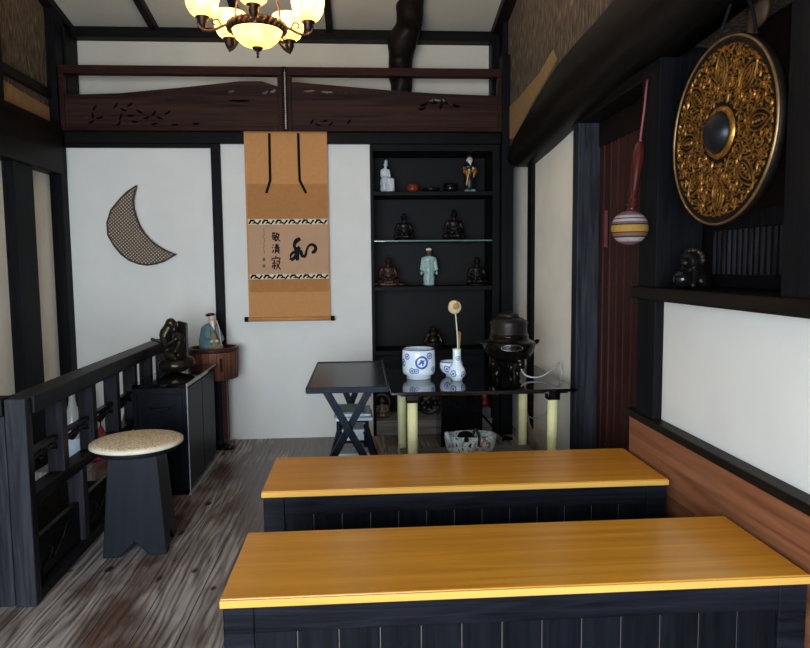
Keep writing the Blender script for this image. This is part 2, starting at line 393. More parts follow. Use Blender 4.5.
def tag(o, label, cat, group=None, kind=None):
    o['label'] = label; o['category'] = cat
    if group: o['group'] = group
    if kind: o['kind'] = kind
    return o
def thing(name, label, cat, loc=(0, 0, 0), rz=0, group=None):
    o = bpy.data.objects.new(name, None); COL.objects.link(o); o.location = loc; o.rotation_euler = (0, 0, rz)
    o.empty_display_size = .05
    return tag(o, label, cat, group)
def struct(name, mb, mat, bevel=0.):
    o = mb.build(name, mat, None, bevel); o['kind'] = 'structure'
    return o
def cat_spline(P, n=6):
    P = [Vector(p) for p in P]; out = []
    for i in range(len(P)-1):
        p0 = P[max(i-1, 0)]; p1 = P[i]; p2 = P[i+1]; p3 = P[min(i+2, len(P)-1)]
        for k in range(n):
            t = k/n; out.append(.5*((2*p1)+(p2-p0)*t+(2*p0-5*p1+4*p2-p3)*t*t+(3*p1-p0-3*p2+p3)*t**3))
    out.append(P[-1]); return out

def blob(name, parts, vox, mat, parent, smooth=4):
    """continuous body: ('e',c,r[,rot]) ellipsoids and ('c',p0,p1,r0,r1) tapered limbs fused into one surface"""
    mb = MB()
    for p in parts:
        if p[0] == 'e':
            m = None
            if len(p) > 3: m = Matrix.Translation(p[1]) @ p[3].to_4x4() @ Matrix.Translation(-Vector(p[1]))
            mb.ball(p[1], p[2], 16, 10, m)
        else:
            a, b = Vector(p[1]), Vector(p[2]); L = (b-a).length; n = max(3, int(L/(min(p[3], p[4])*.45)))
            for k in range(n+1):
                t = k/n; mb.ball(a.lerp(b, t), p[3]+(p[4]-p[3])*t, 10, 6)
    o = mb.build(name, mat, None, fix=False)
    r = o.modifiers.new('r', 'REMESH'); r.mode = 'VOXEL'; r.voxel_size = vox; r.use_smooth_shade = True
    sm = o.modifiers.new('s', 'SMOOTH'); sm.factor = .5; sm.iterations = smooth
    dg = bpy.context.evaluated_depsgraph_get(); me = bpy.data.meshes.new_from_object(o.evaluated_get(dg))
    me.name = name; old = o.data; o.modifiers.clear(); o.data = me; bpy.data.meshes.remove(old)
    o.parent = parent
    return o
def rotm(ax, deg): return Matrix.Rotation(math.radians(deg), 3, ax)

D = 4.68     # back wall face
# ================================================================== SETTING
b = MB().box(-1.30, 1.35, -1.6, 5.05, -.06, 0)
b.box(-2.2, -1.30, 4.02, 5.05, -.06, 0).box(-2.2, -1.30, -1.6, 2.36, -.06, 0)
struct('floor', b, 'floor')
b = MB().box(-2.2, -1.25, 2.3, 4.1, -1.3, -1.25)
b.box(-1.32, -1.30, 2.36, 4.02, -1.25, -.06).box(-2.2, -1.3, 4.02, 4.04, -1.25, -.06).box(-2.2, -1.3, 2.34, 2.36, -1.25, -.06).box(-2.05, -2.03, 2.36, 4.02, -1.25, 0)
struct('floor_stairwell', b, 'beamy')
# back wall plaster: left panel, scroll panel, strip above the transom
b = MB().box(-1.98, -.96, D, D+.1, 0, 2.02)
b.box(-.95, .075, D, D+.1, 0, 2.04)
struct('wall_back', b, 'plaster')
struct('wall_back_upper', MB().box(-2.1, 1.35, 4.93, 5.0, 2.05, 2.95), 'plaster_dim')
n_trim = [0]
def trim(mb, mat, bevel=.004):
    n_trim[0] += 1; return struct('trim_%d' % n_trim[0], mb, mat, bevel)
trim(MB().box(-2.06, -1.942, D-.09, D+.06, 0, 2.95), 'post')             # left corner post
trim(MB().box(-.992, -.930, D-.03, D+.06, 0, 2.03), 'post')             # post between panels
trim(MB().box(.978, 1.06, D-.07, D+.3, 0, 2.62), 'post')                # right corner post
trim(MB().box(1.0, 1.06, D+.0, D+.3, 2.60, 2.95), 'post')
trim(MB().box(-1.942, .978, D-.035, D+.3, 2.03, 2.105), 'beamx')         # lintel
trim(MB().box(-1.942, -.992, D-.02, D+.02, 2.003, 2.03), 'beamx', .002)
trim(MB().box(-1.942, .98, 4.88, 4.935, 2.10, 2.37), 'beamx')            # dark sheet added for the unlit gap behind the transom openwork
trim(MB().box(-2.1, 1.1, 4.84, 4.98, 2.775, 2.845), 'beamx')             # wall plate under the ceiling
trim(MB().box(-1.99, -1.93, 4.72, 4.92, 2.1, 2.8), 'post')
trim(MB().box(.945, 1.01, 4.80, 4.92, 2.1, 2.8), 'post')
# ceiling
SL = .2
def cz(y): return 2.86+SL*(4.93-y)
b = MB(); b.add([(-2.2, 5.0, cz(5.0)), (1.4, 5.0, cz(5.0)), (1.4, -1.7, cz(-1.7)), (-2.2, -1.7, cz(-1.7)),
                 (-2.2, 5.0, cz(5.0)+.06), (1.4, 5.0, cz(5.0)+.06), (1.4, -1.7, cz(-1.7)+.06), (-2.2, -1.7, cz(-1.7)+.06)],
                [(0,1,2,3),(7,6,5,4),(0,4,5,1),(1,5,6,2),(2,6,7,3),(3,7,4,0)])
struct('ceiling', b, 'ceil')
b = MB()
for x in (-1.985, -1.39, -.80, -.19, .41, 1.0):
    w = .035 if abs(x+.5) < 1.2 else .07
    b.bar((x, 4.95, cz(4.95)-.02), (x, -1.6, cz(-1.6)-.02), w*1.3, .07)
trim(b, 'beamy')
b = MB()
for y in (3.0, 1.2): b.bar((-2.1, y, cz(y)-.05), (1.2, y, cz(y)-.05), .1, .1)
trim(b, 'beamx')
# crooked log strut
LP = [on(401, 96, 'y', 4.84), on(401, 78, 'y', 4.82), on(401, 58, 'y', 4.80), on(402, 44, 'y', 4.76), on(409, 26, 'y', 4.70), on(410, 8, 'y', 4.62), on(411, -25, 'y', 4.5), on(412, -60, 'y', 4.4)]
LR = [.07, .083, .088, .098, .088, .095, .09, .09]
pts = cat_spline(LP, 6); rad = []
for i in range(len(LP)-1): rad += [LR[i]+(LR[i+1]-LR[i])*k/6 for k in range(6)]
rad.append(LR[-1])
b = MB().tube(pts, rad, 18)
for i, p in enumerate(b.v):
    nz = mnoise.noise(p*14); c = pts[min(i//18, len(pts)-1)]; b.v[i] = c+(p-c)*(1+.14*nz)
trim(b, 'beamy', 0)
# ---- right wall
b = MB().box(1.12, 1.2, 3.40, 5.0, 0, 2.06)
struct('wall_right', b, 'plaster_cream')
struct('wall_right_low', MB().box(1.13, 1.2, -1.6, 2.44, .0, 1.10), 'plaster')
struct('wall_right_earth', MB().box(1.035, 1.36, -1.6, 5.0, 1.98, 4.6), 'earth')
trim(MB().box(1.095, 1.13, 4.265, 4.365, 0, 2.0), 'post', .002)           # strip between cream panels
trim(MB().box(1.095, 1.21, 3.345, 3.43, 0, 2.05), 'fence')                # blue black door post
struct('door_1', MB().box(1.21, 1.24, 2.5, 3.4, 0, 2.0), 'door')
b = MB()
for k in range(9): b.box(1.203, 1.211, 2.56+k*.09, 2.566+k*.09, .05, 1.9)
o = b.build('door_batten', 'door', bpy.data.objects['door_1'])
trim(MB().box(1.095, 1.27, 2.43, 2.585, .0, 2.1), 'post', .001)           # post beside the gong niche
trim(MB().box(1.075, 1.3, 1.44, 1.655, 1.1, 2.6), 'post')                  # right niche post
trim(MB().box(1.096, 1.3, 2.586, 5.0, 1.90, 2.02).box(1.08, 1.3, -1.6, 1.66, 1.90, 2.02), 'beamy')   # straight lintel
trim(MB().box(1.20, 1.3, 2.43, 3.45, 1.78, 1.9), 'beamy')
trim(MB().box(1.06, 1.34, -1.6, 2.575, 1.065, 1.112), 'beamy', .005)       # sill
# gong niche
b = MB().box(1.31, 1.36, -1.6, 2.6, 1.1, 2.1); 
struct('wall_niche', b, 'niche')
# wainscot and cap
b = MB().box(1.088, 1.13, -1.6, 2.632, .37, .583).box(1.092, 1.13, -1.6, 2.628, 0, .366)
struct('baseboard_right', b, 'wains', .003)
trim(MB().box(1.078, 1.135, -1.6, 2.65, .583, .612), 'beamy', .004)
# curved log beam
XB = .985
up = [(508, 152), (513, 136), (528, 108), (543, 81), (556, 60), (572, 40), (597, 12), (606, 0), (650, -45), (760, -160)]
lo = [(511, 167), (529, 150), (550, 128), (572, 106), (600, 80), (640, 50), (693, 4), (760, -50), (880, -150)]
U = cat_spline([(p.y, p.z, 0) for p in (on(a, c, 'x', XB) for a, c in up)], 4)
Lw = cat_spline([(p.y, p.z, 0) for p in (on(a, c, 'x', XB) for a, c in lo)], 4)
def resample(P, n):
    P = [Vector(p) for p in P]; L = [0]
    for a, c in zip(P, P[1:]): L.append(L[-1]+(c-a).length)
    out = []
    for k in range(n):
        s = L[-1]*k/(n-1); i = max(0, min(len(L)-2, next((j for j in range(len(L)-1) if L[j+1] >= s), len(L)-2)))
        out.append(P[i].lerp(P[i+1], (s-L[i])/max(1e-6, L[i+1]-L[i])))
    return out
n = 40; Ur = resample(U, n); Lr = resample(Lw, n); vs = []; fs = []
for a, c in zip(Ur, Lr):
    h = a-c
    ring = [(1.16, a), (XB+.03, a), (XB, a-h*.12), (XB-.012, a-h*.5), (XB, c+h*.2), (XB+.045, c), (1.16, c-Vector((0, .0, 0)))]
    vs += [(x, q.x, q.y) for x, q in ring]
for i in range(n-1):
    for k in range(7): fs.append((i*7+k, i*7+(k+1) % 7, (i+1)*7+(k+1) % 7, (i+1)*7+k))
fs += [tuple(range(7)), tuple((n-1)*7+k for k in range(6, -1, -1))]
b = MB().add(vs, fs, True); o = trim(b, 'beamy', 0)
# ochre clay left bare along the beam
poly = [(502, 140), (503, 113), (520, 97), (540, 73), (553, 50), (557, 60), (545, 82), (530, 108), (515, 138)]
q = [on(a, c, 'x', 1.033) for a, c in poly]
trim(MB().prism([(p.y, p.z) for p in q], 'x', 1.029, 1.04), 'clay', 0)
# ---- left wall
struct('wall_left', MB().box(-2.12, -2.02, -1.6, 5.0, -.1, 1.95), 'plaster_cream')
struct('wall_left_earth', MB().box(-2.12, -2.0, -1.6, 5.0, 1.95, 4.6), 'earth')
trim(MB().box(-2.03, -1.95, 4.0, 4.22, -.1, 1.9), 'post')
trim(MB().box(-2.03, -1.97, 2.3, 2.45, -.1, 1.9), 'post')
trim(MB().box(-2.05, -1.925, -1.6, 4.60, 1.815, 2.13), 'beamy', .012)
trim(MB().box(-2.05, -1.97, 3.86, 3.98, 2.1, 4.2), 'post')
trim(MB().box(-2.01, -1.975, 3.98, 4.6, 2.30, 2.36), 'beamy')
q = [on(a, c, 'x', -1.998) for a, c in [(52, 122), (50, 108), (22, 92), (0, 78), (-5, 95), (25, 112)]]
trim(MB().prism([(p.y, p.z) for p in q], 'x', -2.0, -1.996), 'clay', 0)
# ---- front of the room behind the viewer: wall with a wide daylight opening
b = MB().box(-2.12, 1.3, -1.7, -1.6, -.06, .12).box(-2.12, 1.3, -1.7, -1.6, 1.9, 4.6).box(-2.12, -1.75, -1.7, -1.6, .1, 1.9).box(.95, 1.3, -1.7, -1.6, .1, 1.9)
struct('wall_front', b, 'plaster_cream')
b = MB()
for x in (-1.75, -.85, .05, .93): b.box(x-.02, x+.02, -1.68, -1.62, .12, 1.9)
struct('window_1', b, 'post')

# ================================================================== TRANSOM PANELS
def transom(x0, x1, top, holes, carv, label):
    t = thing('transom_panel', label, 'transom', ((x0+x1)/2, D-.06, 2.105), 0, 'carved transom panels')
    X0, X1 = x0-(x0+x1)/2, x1-(x0+x1)/2; w = .03
    b = MB().box(X0, X0+w, -.02, .03, 0, .36).box(X1-w, X1, -.02, .03, 0, .36).box(X0+w, X1-w, -.02, .03, 0, .03)
    b.build('frame', 'rail_red', t, .003)
    b = MB().box(X0, X1, -.03, .035, .36, .385).box(X0, X1, -.02, .03, .385, .415)
    b.build('top_rail', 'rail_red', t, .003)
    cu = bpy.data.curves.new('board', 'CURVE'); cu.dimensions = '2D'; cu.fill_mode = 'BOTH'; cu.extrude = .008
    def spl(P):
        s = cu.splines.new('POLY'); s.points.add(len(P)-1)
        for k, p in enumerate(P): s.points[k].co = (p[0], p[1], 0, 1)
        s.use_cyclic_u = True
    spl([(X0+w-.005, .03)]+[(X1-w+.005, .03)]+[(X1-w+.005, top[0][1]-2.105)]+[(p[0]-(x0+x1)/2, p[1]-2.105) for p in top if x0+w < p[0] < x1-w]+[(X0+w-.005, top[-1][1]-2.105)])
    for h in holes: spl([(p[0]-(x0+x1)/2, p[1]-2.105) for p in h])
    o = bpy.data.objects.new('board', cu); COL.objects.link(o)
    dg = bpy.context.evaluated_depsgraph_get(); me = bpy.data.meshes.new_from_object(o.evaluated_get(dg)); bpy.data.objects.remove(o)
    for v in me.vertices: v.co = Vector((v.co.x, -v.co.z, v.co.y))
    bm = bmesh.new(); bm.from_mesh(me); bmesh.ops.recalc_face_normals(bm, faces=bm.faces); bm.to_mesh(me); bm.free()
    me.materials.clear(); me.materials.append(M['ranma'])
    ob = bpy.data.objects.new('board', me); COL.objects.link(ob); ob.parent = t
    return t
def leafhole(cx, cyy, L, W, ang):
    P = []
    for k in range(12):
        a = 2*PI*k/12; u = L/2*math.cos(a); v = W/2*math.sin(a)*(1+.25*math.sin(3*a))
        P.append((cx+u*math.cos(ang)-v*math.sin(ang), cyy+u*math.sin(ang)+v*math.cos(ang)))
    return P
def W2(px, py): p = on(px, py, 'y', D-.06); return (p.x, p.z)
rnd = random.Random(3)
def cluster(spots, L, W):
    out = []
    for px, py, a in spots: x, z = W2(px, py); out.append(leafhole(x, z, L, W, a))
    return out
XM = W2(285, 100)[0]
tl = [W2(a, c) for a, c in [(279, 87), (262, 81.5), (240, 81.5), (185, 87.5), (120, 93.5), (67, 95)]]
tr = [W2(a, c) for a, c in [(495, 96), (440, 94), (400, 91.5), (360, 88), (297, 82.5)]]
hl = cluster([(95, 108, .9), (100, 118, .2), (93, 116, 1.6), (116, 106, .8), (124, 110, -.4), (130, 105, .5), (121, 117, 1.2), (131, 116, .1), (140, 112, -.5), (147, 118, .3), (154, 114, .8), (160, 118, -.3), (168, 113, .5), (92, 122, .4), (135, 122, 0), (119, 124, .8), (155, 124, .2), (175, 125, .1), (196, 124, .1)], .046, .014)
hl += cluster([(231, 91.5, .2), (265, 92.5, .3), (273, 91, .4)], .045, .022) + cluster([(240, 101, 0)], .14, .014)
hr = cluster([(309, 91, .05), (327, 92, -.05)], .085, .02) + cluster([(345, 93, 0)], .03, .008)
hr += cluster([(312, 122, .8), (318, 125, -.4), (325, 121, .3), (331, 124, .6), (349, 122, .9)], .04, .012)
hr += cluster([(424, 105, .35), (431, 101, .5), (437, 100, -.2), (445, 102, -.9), (441, 106, 1.3), (422, 109, .2), (456, 106, -.3), (434, 103, .1)], .055, .02)
transom(-1.935, XM-.016, tl, hl, None, 'left carved dark red transom panel with leafy openwork, above the crescent')
transom(XM+.016, .975, tr, hr, None, 'right carved dark red transom panel with openwork, above the display alcove')
trim(MB().box(XM-.016, XM+.016, D-.085, D-.03, 2.105, 2.52), 'beamx', .002)

# ================================================================== DISPLAY ALCOVE
AX0, AX1, AY, AB = .078, .975, D, 5.0
t = thing('display_alcove', 'tall black built-in alcove with shelves of statuettes at the back', 'shelving', ((AX0+AX1)/2, AY, 0))
hw = (AX1-AX0)/2
b = MB().box(-hw, hw, .30, .32, 0, 2.03); b.build('back_panel', 'alcove_back', t)
b = MB().box(-hw-.002, -hw+.02, -.01, .3, 0, 2.03); b.build('side_panel', 'shelf_black', t, .002)
b = MB().box(hw-.05, hw, -.01, .3, 0, 2.03); b.build('side_panel', 'shelf_black', t, .002)
MB().box(-hw+.02, hw-.05, -.012, .3, 1.985, 2.03).build('top_board', 'shelf_black', t, .002)
for z, th in ((1.685, .028), (1.027, .03)):
    MB().box(-hw+.02, hw-.05, .0, .3, z, z+th).build('shelf', 'shelf_black', t, .002)
MB().box(-hw+.02, hw-.05, .0, .3, .575, .605).build('shelf', 'shelf_black', t, .002)
MB().box(-hw+.02, hw-.05, .003, .3, 1.368, 1.378).build('glass_shelf', 'glass', t)['label'] = 'clear greenish glass shelf'
MB().box(-hw+.02, hw-.05, .0, .003, 1.370, 1.378).build('glass_edge', 'glass_edge', [c for c in t.children if c.name.startswith('glass_shelf')][0])
MB().box(-hw, hw, -.005, .3, 0, .105).build('base_step', 'greywood', t, .004)['label'] = 'weathered grey wooden step'
SH1, SH2, SH3, SH4, SH0 = 1.713, 1.379, 1.057, .605, .105

# ---------- figurines -------------------------------------------------------
def seated_parts(h, lean=0, halo=False):
    """cross-legged figure of height h facing -y"""
    s = h
    P = [('e', (0, 0, .10*s), (.36*s, .24*s, .10*s)),
         ('c', (-.30*s, -.06*s, .10*s), (.12*s, -.18*s, .10*s), .09*s, .07*s), ('c', (.30*s, -.06*s, .10*s), (-.12*s, -.18*s, .10*s), .09*s, .07*s),
         ('e', (0, .03*s, .32*s), (.19*s, .14*s, .22*s)), ('e', (0, .03*s, .50*s), (.23*s, .13*s, .12*s)),
         ('c', (-.21*s, .03*s, .53*s), (-.29*s, -.01*s, .30*s), .075*s, .065*s), ('c', (-.29*s, -.01*s, .30*s), (-.06*s, -.16*s, .22*s), .065*s, .045*s),
         ('c', (.21*s, .03*s, .53*s), (.29*s, -.01*s, .30*s), .075*s, .065*s), ('c', (.29*s, -.01*s, .30*s), (.06*s, -.16*s, .22*s), .065*s, .045*s),
         ('c', (0, .02*s, .58*s), (0, .01*s, .70*s), .07*s, .065*s)]
    H = [('e', (0, 0, .79*s), (.10*s, .108*s, .125*s)), ('e', (0, -.10*s, .775*s), (.02*s, .03*s, .03*s)),
         ('e', (-.10*s, .01*s, .77*s), (.02*s, .03*s, .055*s)), ('e', (.10*s, .01*s, .77*s), (.02*s, .03*s, .055*s)),
         ('e', (0, -.088*s, .735*s), (.035*s, .018*s, .012*s)), ('e', (0, .01*s, .905*s), (.055*s, .055*s, .045*s))]
    return P, H
def buddha(name, label, x, y, z, h, mat, base=True, group=None, rz=0, cat='statuette', wide=1.):
    t = thing(name, label, cat, (x, y, z), rz, group)
    b0 = .04*h if base else 0
    P, H = seated_parts(h-b0)
    sh = lambda q: tuple([q[0]]+[(v[0]*(wide if q[0] == 'c' or True else 1), v[1], v[2]+b0) if isinstance(v, tuple) and k in ((1,) if q[0] == 'e' else (1, 2)) else v for k, v in enumerate(q[1:], 1)])
    blob('body', [sh(q) for q in P+H], h/52, mat, t, 3)
    if base: MB().lathe([(0, 0), (.34*h, 0), (.36*h, .025*h), (.33*h, .055*h), (0, .055*h)], 24, sy=.72).build('base', mat, t)
    for s in (-1, 1):     # robe folds over the arms
        MB().tube(cat_spline([(s*.17*h, -.1*h, b0+.56*h), (s*.12*h, -.16*h, b0+.40*h), (s*.03*h, -.17*h, b0+.30*h)], 5), .018*h, 6).build('robe_fold', mat, t)
    return t
# top shelf
t = thing('porcelain_statuette', 'pale grey porcelain seated goddess at left end of the top shelf', 'statuette', (.197, 4.80, SH1))
h = .232
blob('body', [('e', (0, 0, .03), (.05, .04, .035)), ('e', (-.012, 0, .072), (.038, .036, .052)), ('c', (-.005, -.01, .092), (.034, -.03, .088), .020, .017), ('c', (.034, -.03, .088), (.038, -.035, .02), .017, .014), ('c', (.012, -.03, .09), (.028, -.045, .02), .02, .014), ('c', (-.022, -.03, .085), (-.02, -.045, .02), .018, .014),
     ('e', (-.014, .004, .135), (.026, .02, .036)), ('e', (-.013, .004, .158), (.026, .018, .018)), ('c', (.012, 0, .158), (.018, -.014, .12), .010, .009), ('c', (.018, -.014, .12), (.012, -.034, .10), .009, .008),
     ('c', (-.036, 0, .158), (-.038, -.01, .12), .010, .009), ('c', (-.038, -.01, .12), (-.02, -.034, .10), .009, .008), ('c', (-.012, 0, .17), (-.01, -.002, .188), .010, .009),
     ('e', (-.009, -.003, .198), (.0145, .0155, .018)), ('e', (-.009, -.018, .196), (.003, .004, .004)), ('e', (-.006, .0, .220), (.012, .011, .014))], .0035, 'porc_grey', t, 3)
MB().lathe([(0, 0), (.063, 0), (.058, .010), (.04, .016), (0, .016)], 24, sy=.7).build('base', 'porc_grey', t)
b = MB()
for s in (-.014, .002, .018): b.tube(cat_spline([(s-.01, -.036, .09), (s-.004, -.048, .05), (s, -.046, .018)], 4), .0035, 6)
b.build('robe_fold', 'porc_grey', t)
def cup(name, label, x, r, h, mat, cat='cup', flare=1.):
    t = thing(name, label, cat, (x, 4.79, SH1))
    MB().lathe([(0, 0), (r*.6, 0), (r*.62, .006), (r*.9, .012), (r, h*.4), (r*flare, h), (r*flare-.004, h), (r-.006, h*.4), (r*.5, .012), (0, .011)], 28).build('bowl', mat, t)
    MB().lathe([(r*.55, 0), (r*.55, -.0), (r*.62, .0), (r*.62, .007), (r*.5, .007)], 28).build('foot_ring', mat, t)
cup('tea_cup', 'red brown lacquered cup on the top shelf', .376, .044, .060, 'cup_red')
cup('tea_bowl', 'low dark bowl between the red brown and black cups on the top shelf', .51, .055, .032, 'cup_black', 'bowl', 1.15)
cup('tea_cup', 'black glazed cup beside the bearded statuette on the top shelf', .646, .05, .064, 'cup_black')
t = thing('bearded_statuette', 'standing old man statuette with white beard, black robe and orange sleeves on top shelf', 'statuette', (.785, 4.80, SH1))
blob('body', [('e', (0, 0, .09), (.040, .034, .09)), ('e', (0, 0, .15), (.045, .034, .05)), ('e', (0, 0, .185), (.048, .03, .022)), ('c', (0, 0, .19), (0, -.004, .215), .014, .012)], .004, 'black_robe', t)
blob('head', [('e', (0, -.004, .232), (.020, .021, .026)), ('e', (0, -.026, .230), (.004, .006, .005)), ('e', (-.021, 0, .23), (.004, .006, .009)), ('e', (.021, 0, .23), (.004, .006, .009))], .0025, 'skin', t)
blob('hat', [('e', (0, 0, .255), (.024, .024, .013)), ('e', (0, 0, .264), (.014, .014, .010))], .003, 'black_robe', t)
blob('beard', [('c', (0, -.022, .218), (.002, -.032, .196), .011, .005), ('c', (-.012, -.018, .224), (-.006, -.026, .21), .006, .005), ('c', (.012, -.018, .224), (.006, -.026, .21), .006, .005)], .0025, 'white_hair', t)
for s in (-1, 1):
    blob('sleeve', [('c', (s*.036, -.004, .178), (s*.038, -.03, .145), .013, .014), ('c', (s*.038, -.03, .145), (s*.012, -.052, .15), .014, .012), ('c', (s*.03, -.045, .14), (s*.022, -.04, .108), .011, .007)], .003, 'orange', t)
blob('hand', [('e', (.016, -.062, .166), (.008, .007, .011)), ('e', (-.012, -.062, .156), (.008, .007, .008))], .0025, 'skin', t)
MB().tube([(-.01, -.062, .15), (-.022, -.055, .10), (-.03, -.05, .05)], .005, 8).build('sash', 'yellow', t)
blob('shoe', [('e', (-.022, -.02, .012), (.022, .03, .014)), ('e', (.022, -.02, .012), (.024, .03, .014))], .003, 'jade', t)
MB().lathe([(0, 0), (.05, 0), (.048, .008), (0, .008)], 20, sy=.8).build('base', 'jade', t)
# glass shelf
buddha('buddha_statuette', 'small black seated Buddha, left one on the glass shelf', .314, 4.80, SH2, .205, 'bronze_black')
buddha('buddha_statuette', 'taller black seated Buddha, right one on the glass shelf', .672, 4.80, SH2, .232, 'bronze_black')
# third shelf
t = buddha('buddha_statuette', 'reddish bronze seated Buddha in spreading robe at left of the third shelf', .197, 4.80, SH3, .225, 'bronze_red')
blob('robe_hem', [('c', (-.09, -.03, .014), (.11, -.05, .014), .018, .014), ('e', (-.09, -.04, .018), (.03, .03, .016)), ('e', (.09, -.05, .014), (.035, .03, .013))], .005, 'bronze_red', t)
t = thing('robed_statuette', 'standing pale green robed statuette with white cap, middle of the third shelf', 'statuette', (.49, 4.80, SH3))
blob('robe', [('e', (0, 0, .05), (.042, .034, .06)), ('e', (0, 0, .12), (.044, .034, .075)), ('e', (0, 0, .185), (.05, .032, .032)),
     ('c', (-.04, 0, .19), (-.052, -.008, .12), .016, .014), ('c', (.04, 0, .19), (.052, -.008, .12), .016, .014), ('e', (0, 0, .012), (.042, .034, .014))], .004, 'celadon', t)
blob('head', [('c', (0, 0, .2), (0, -.002, .225), .014, .013), ('e', (0, -.004, .238), (.019, .02, .024)), ('e', (0, -.025, .236), (.004, .006, .005))], .0028, 'skin_dark', t)
blob('cap', [('e', (0, 0, .258), (.022, .022, .013))], .003, 'white_hair', t)
for s in (-1, 1): blob('hand', [('e', (s*.054, -.012, .092), (.009, .009, .015))], .003, 'celadon', t)
b = MB()
for zz in (.07, .1, .13): b.tube([(-.034, -.03, zz), (0, -.042, zz-.004), (.034, -.03, zz)], .0025, 6)
b.tube([(0, -.04, .19), (.004, -.044, .1), (0, -.044, .02)], .003, 6)
b.build('robe_fold', 'celadon', t)
buddha('buddha_statuette', 'slim black seated Buddha at right of the third shelf', .838, 4.80, SH3, .215, 'bronze_black')
# low shelf: laughing figure
t = thing('hotei_statuette', 'small dark pot-bellied seated statuette behind the blue and white jar', 'statuette', (.516, 4.79, SH4))
blob('body', [('e', (0, 0, .03), (.065, .05, .032)), ('e', (0, -.012, .06), (.046, .045, .042)), ('e', (0, .005, .1), (.042, .034, .026)), ('c', (-.04, 0, .1), (-.06, -.015, .055), .016, .013), ('c', (.04, 0, .1), (.06, -.015, .055), .016, .013),
     ('c', (-.05, -.02, .03), (.0, -.05, .02), .018, .014), ('c', (.05, -.02, .03), (.0, -.05, .02), .018, .014), ('e', (0, -.004, .135), (.023, .023, .026)), ('e', (0, -.028, .133), (.005, .006, .005)), ('e', (-.024, 0, .13), (.005, .006, .013)), ('e', (.024, 0, .13), (.005, .006, .013))], .0035, 'bronze', t)
MB().lathe([(0, 0), (.075, 0), (.07, .012), (0, .012)], 24, sy=.75).build('base', 'bronze_black', t)
# under the lacquer table, on the grey step
t = thing('round_backed_statuette', 'dark seated statuette with round halo on the grey step, behind folding table', 'statuette', (.142, 4.80, SH0))
P, H = seated_parts(.155); blob('body', P+H, .0035, 'bronze_bounce', t, 3)
MB().lathe([(.058, -.012), (.068, 0), (.058, .012), (.05, 0), (.058, -.012)], 24, mtx=Matrix.Translation((0, .03, .105)) @ Matrix.Rotation(PI/2, 4, 'X')).build('halo', 'bronze_bounce', t)
t = thing('peach_statuette', 'small peach and white statuette beside the left table legs', 'statuette', (.285, 4.78, SH0))
blob('body', [('e', (0, 0, .03), (.03, .026, .032)), ('e', (0, 0, .07), (.022, .018, .03)), ('e', (0, -.002, .112), (.015, .016, .018)), ('e', (0, -.018, .11), (.003, .004, .004)), ('c', (-.02, 0, .085), (-.026, -.02, .055), .008, .007), ('c', (.02, 0, .085), (.026, -.02, .055), .008, .007)], .003, 'peach', t)
blob('hair', [('e', (0, .004, .122), (.015, .015, .013))], .003, 'bronze_black', t)
t = thing('carved_roundel', 'dark round carved ornament on the grey step, left of black box', 'ornament', (.49, 4.86, SH0))
MB().lathe([(0, 0), (.085, 0), (.088, .01), (.08, .02), (.07, .012), (.03, .012), (.02, .022), (0, .024)], 32, mtx=Matrix.Translation((0, 0, .088)) @ Matrix.Rotation(PI/2, 4, 'X')).build('disc', 'bronze_black', t)
b = MB()
for k in range(8):
    a = k*PI/4; b.ball((.048*math.cos(a), -.016, .088+.048*math.sin(a)), .012, 10, 6)
b.build('petals', 'bronze_bounce', t)
t = thing('stone_block', 'grey stone block on the step right of the black box', 'block', (.905, 4.79, SH0))
MB().box(-.062, .02, -.075, .08, 0, .07).build('block', 'stone', t, .006)
t = thing('red_statuette', 'squat red ceramic statuette on the grey stone block under the table', 'statuette', (.89, 4.775, SH0+.07))
blob('body', [('e', (0, 0, .024), (.032, .026, .025)), ('e', (.002, 0, .05), (.024, .022, .02)), ('e', (-.03, -.01, .02), (.014, .014, .014))], .003, 'red', t)
blob('head', [('e', (-.004, -.006, .082), (.016, .016, .018)), ('e', (-.004, -.023, .08), (.003, .005, .004))], .003, 'peach', t)
blob('headdress', [('e', (-.006, 0, .1), (.017, .014, .01))], .003, 'yellow', t)

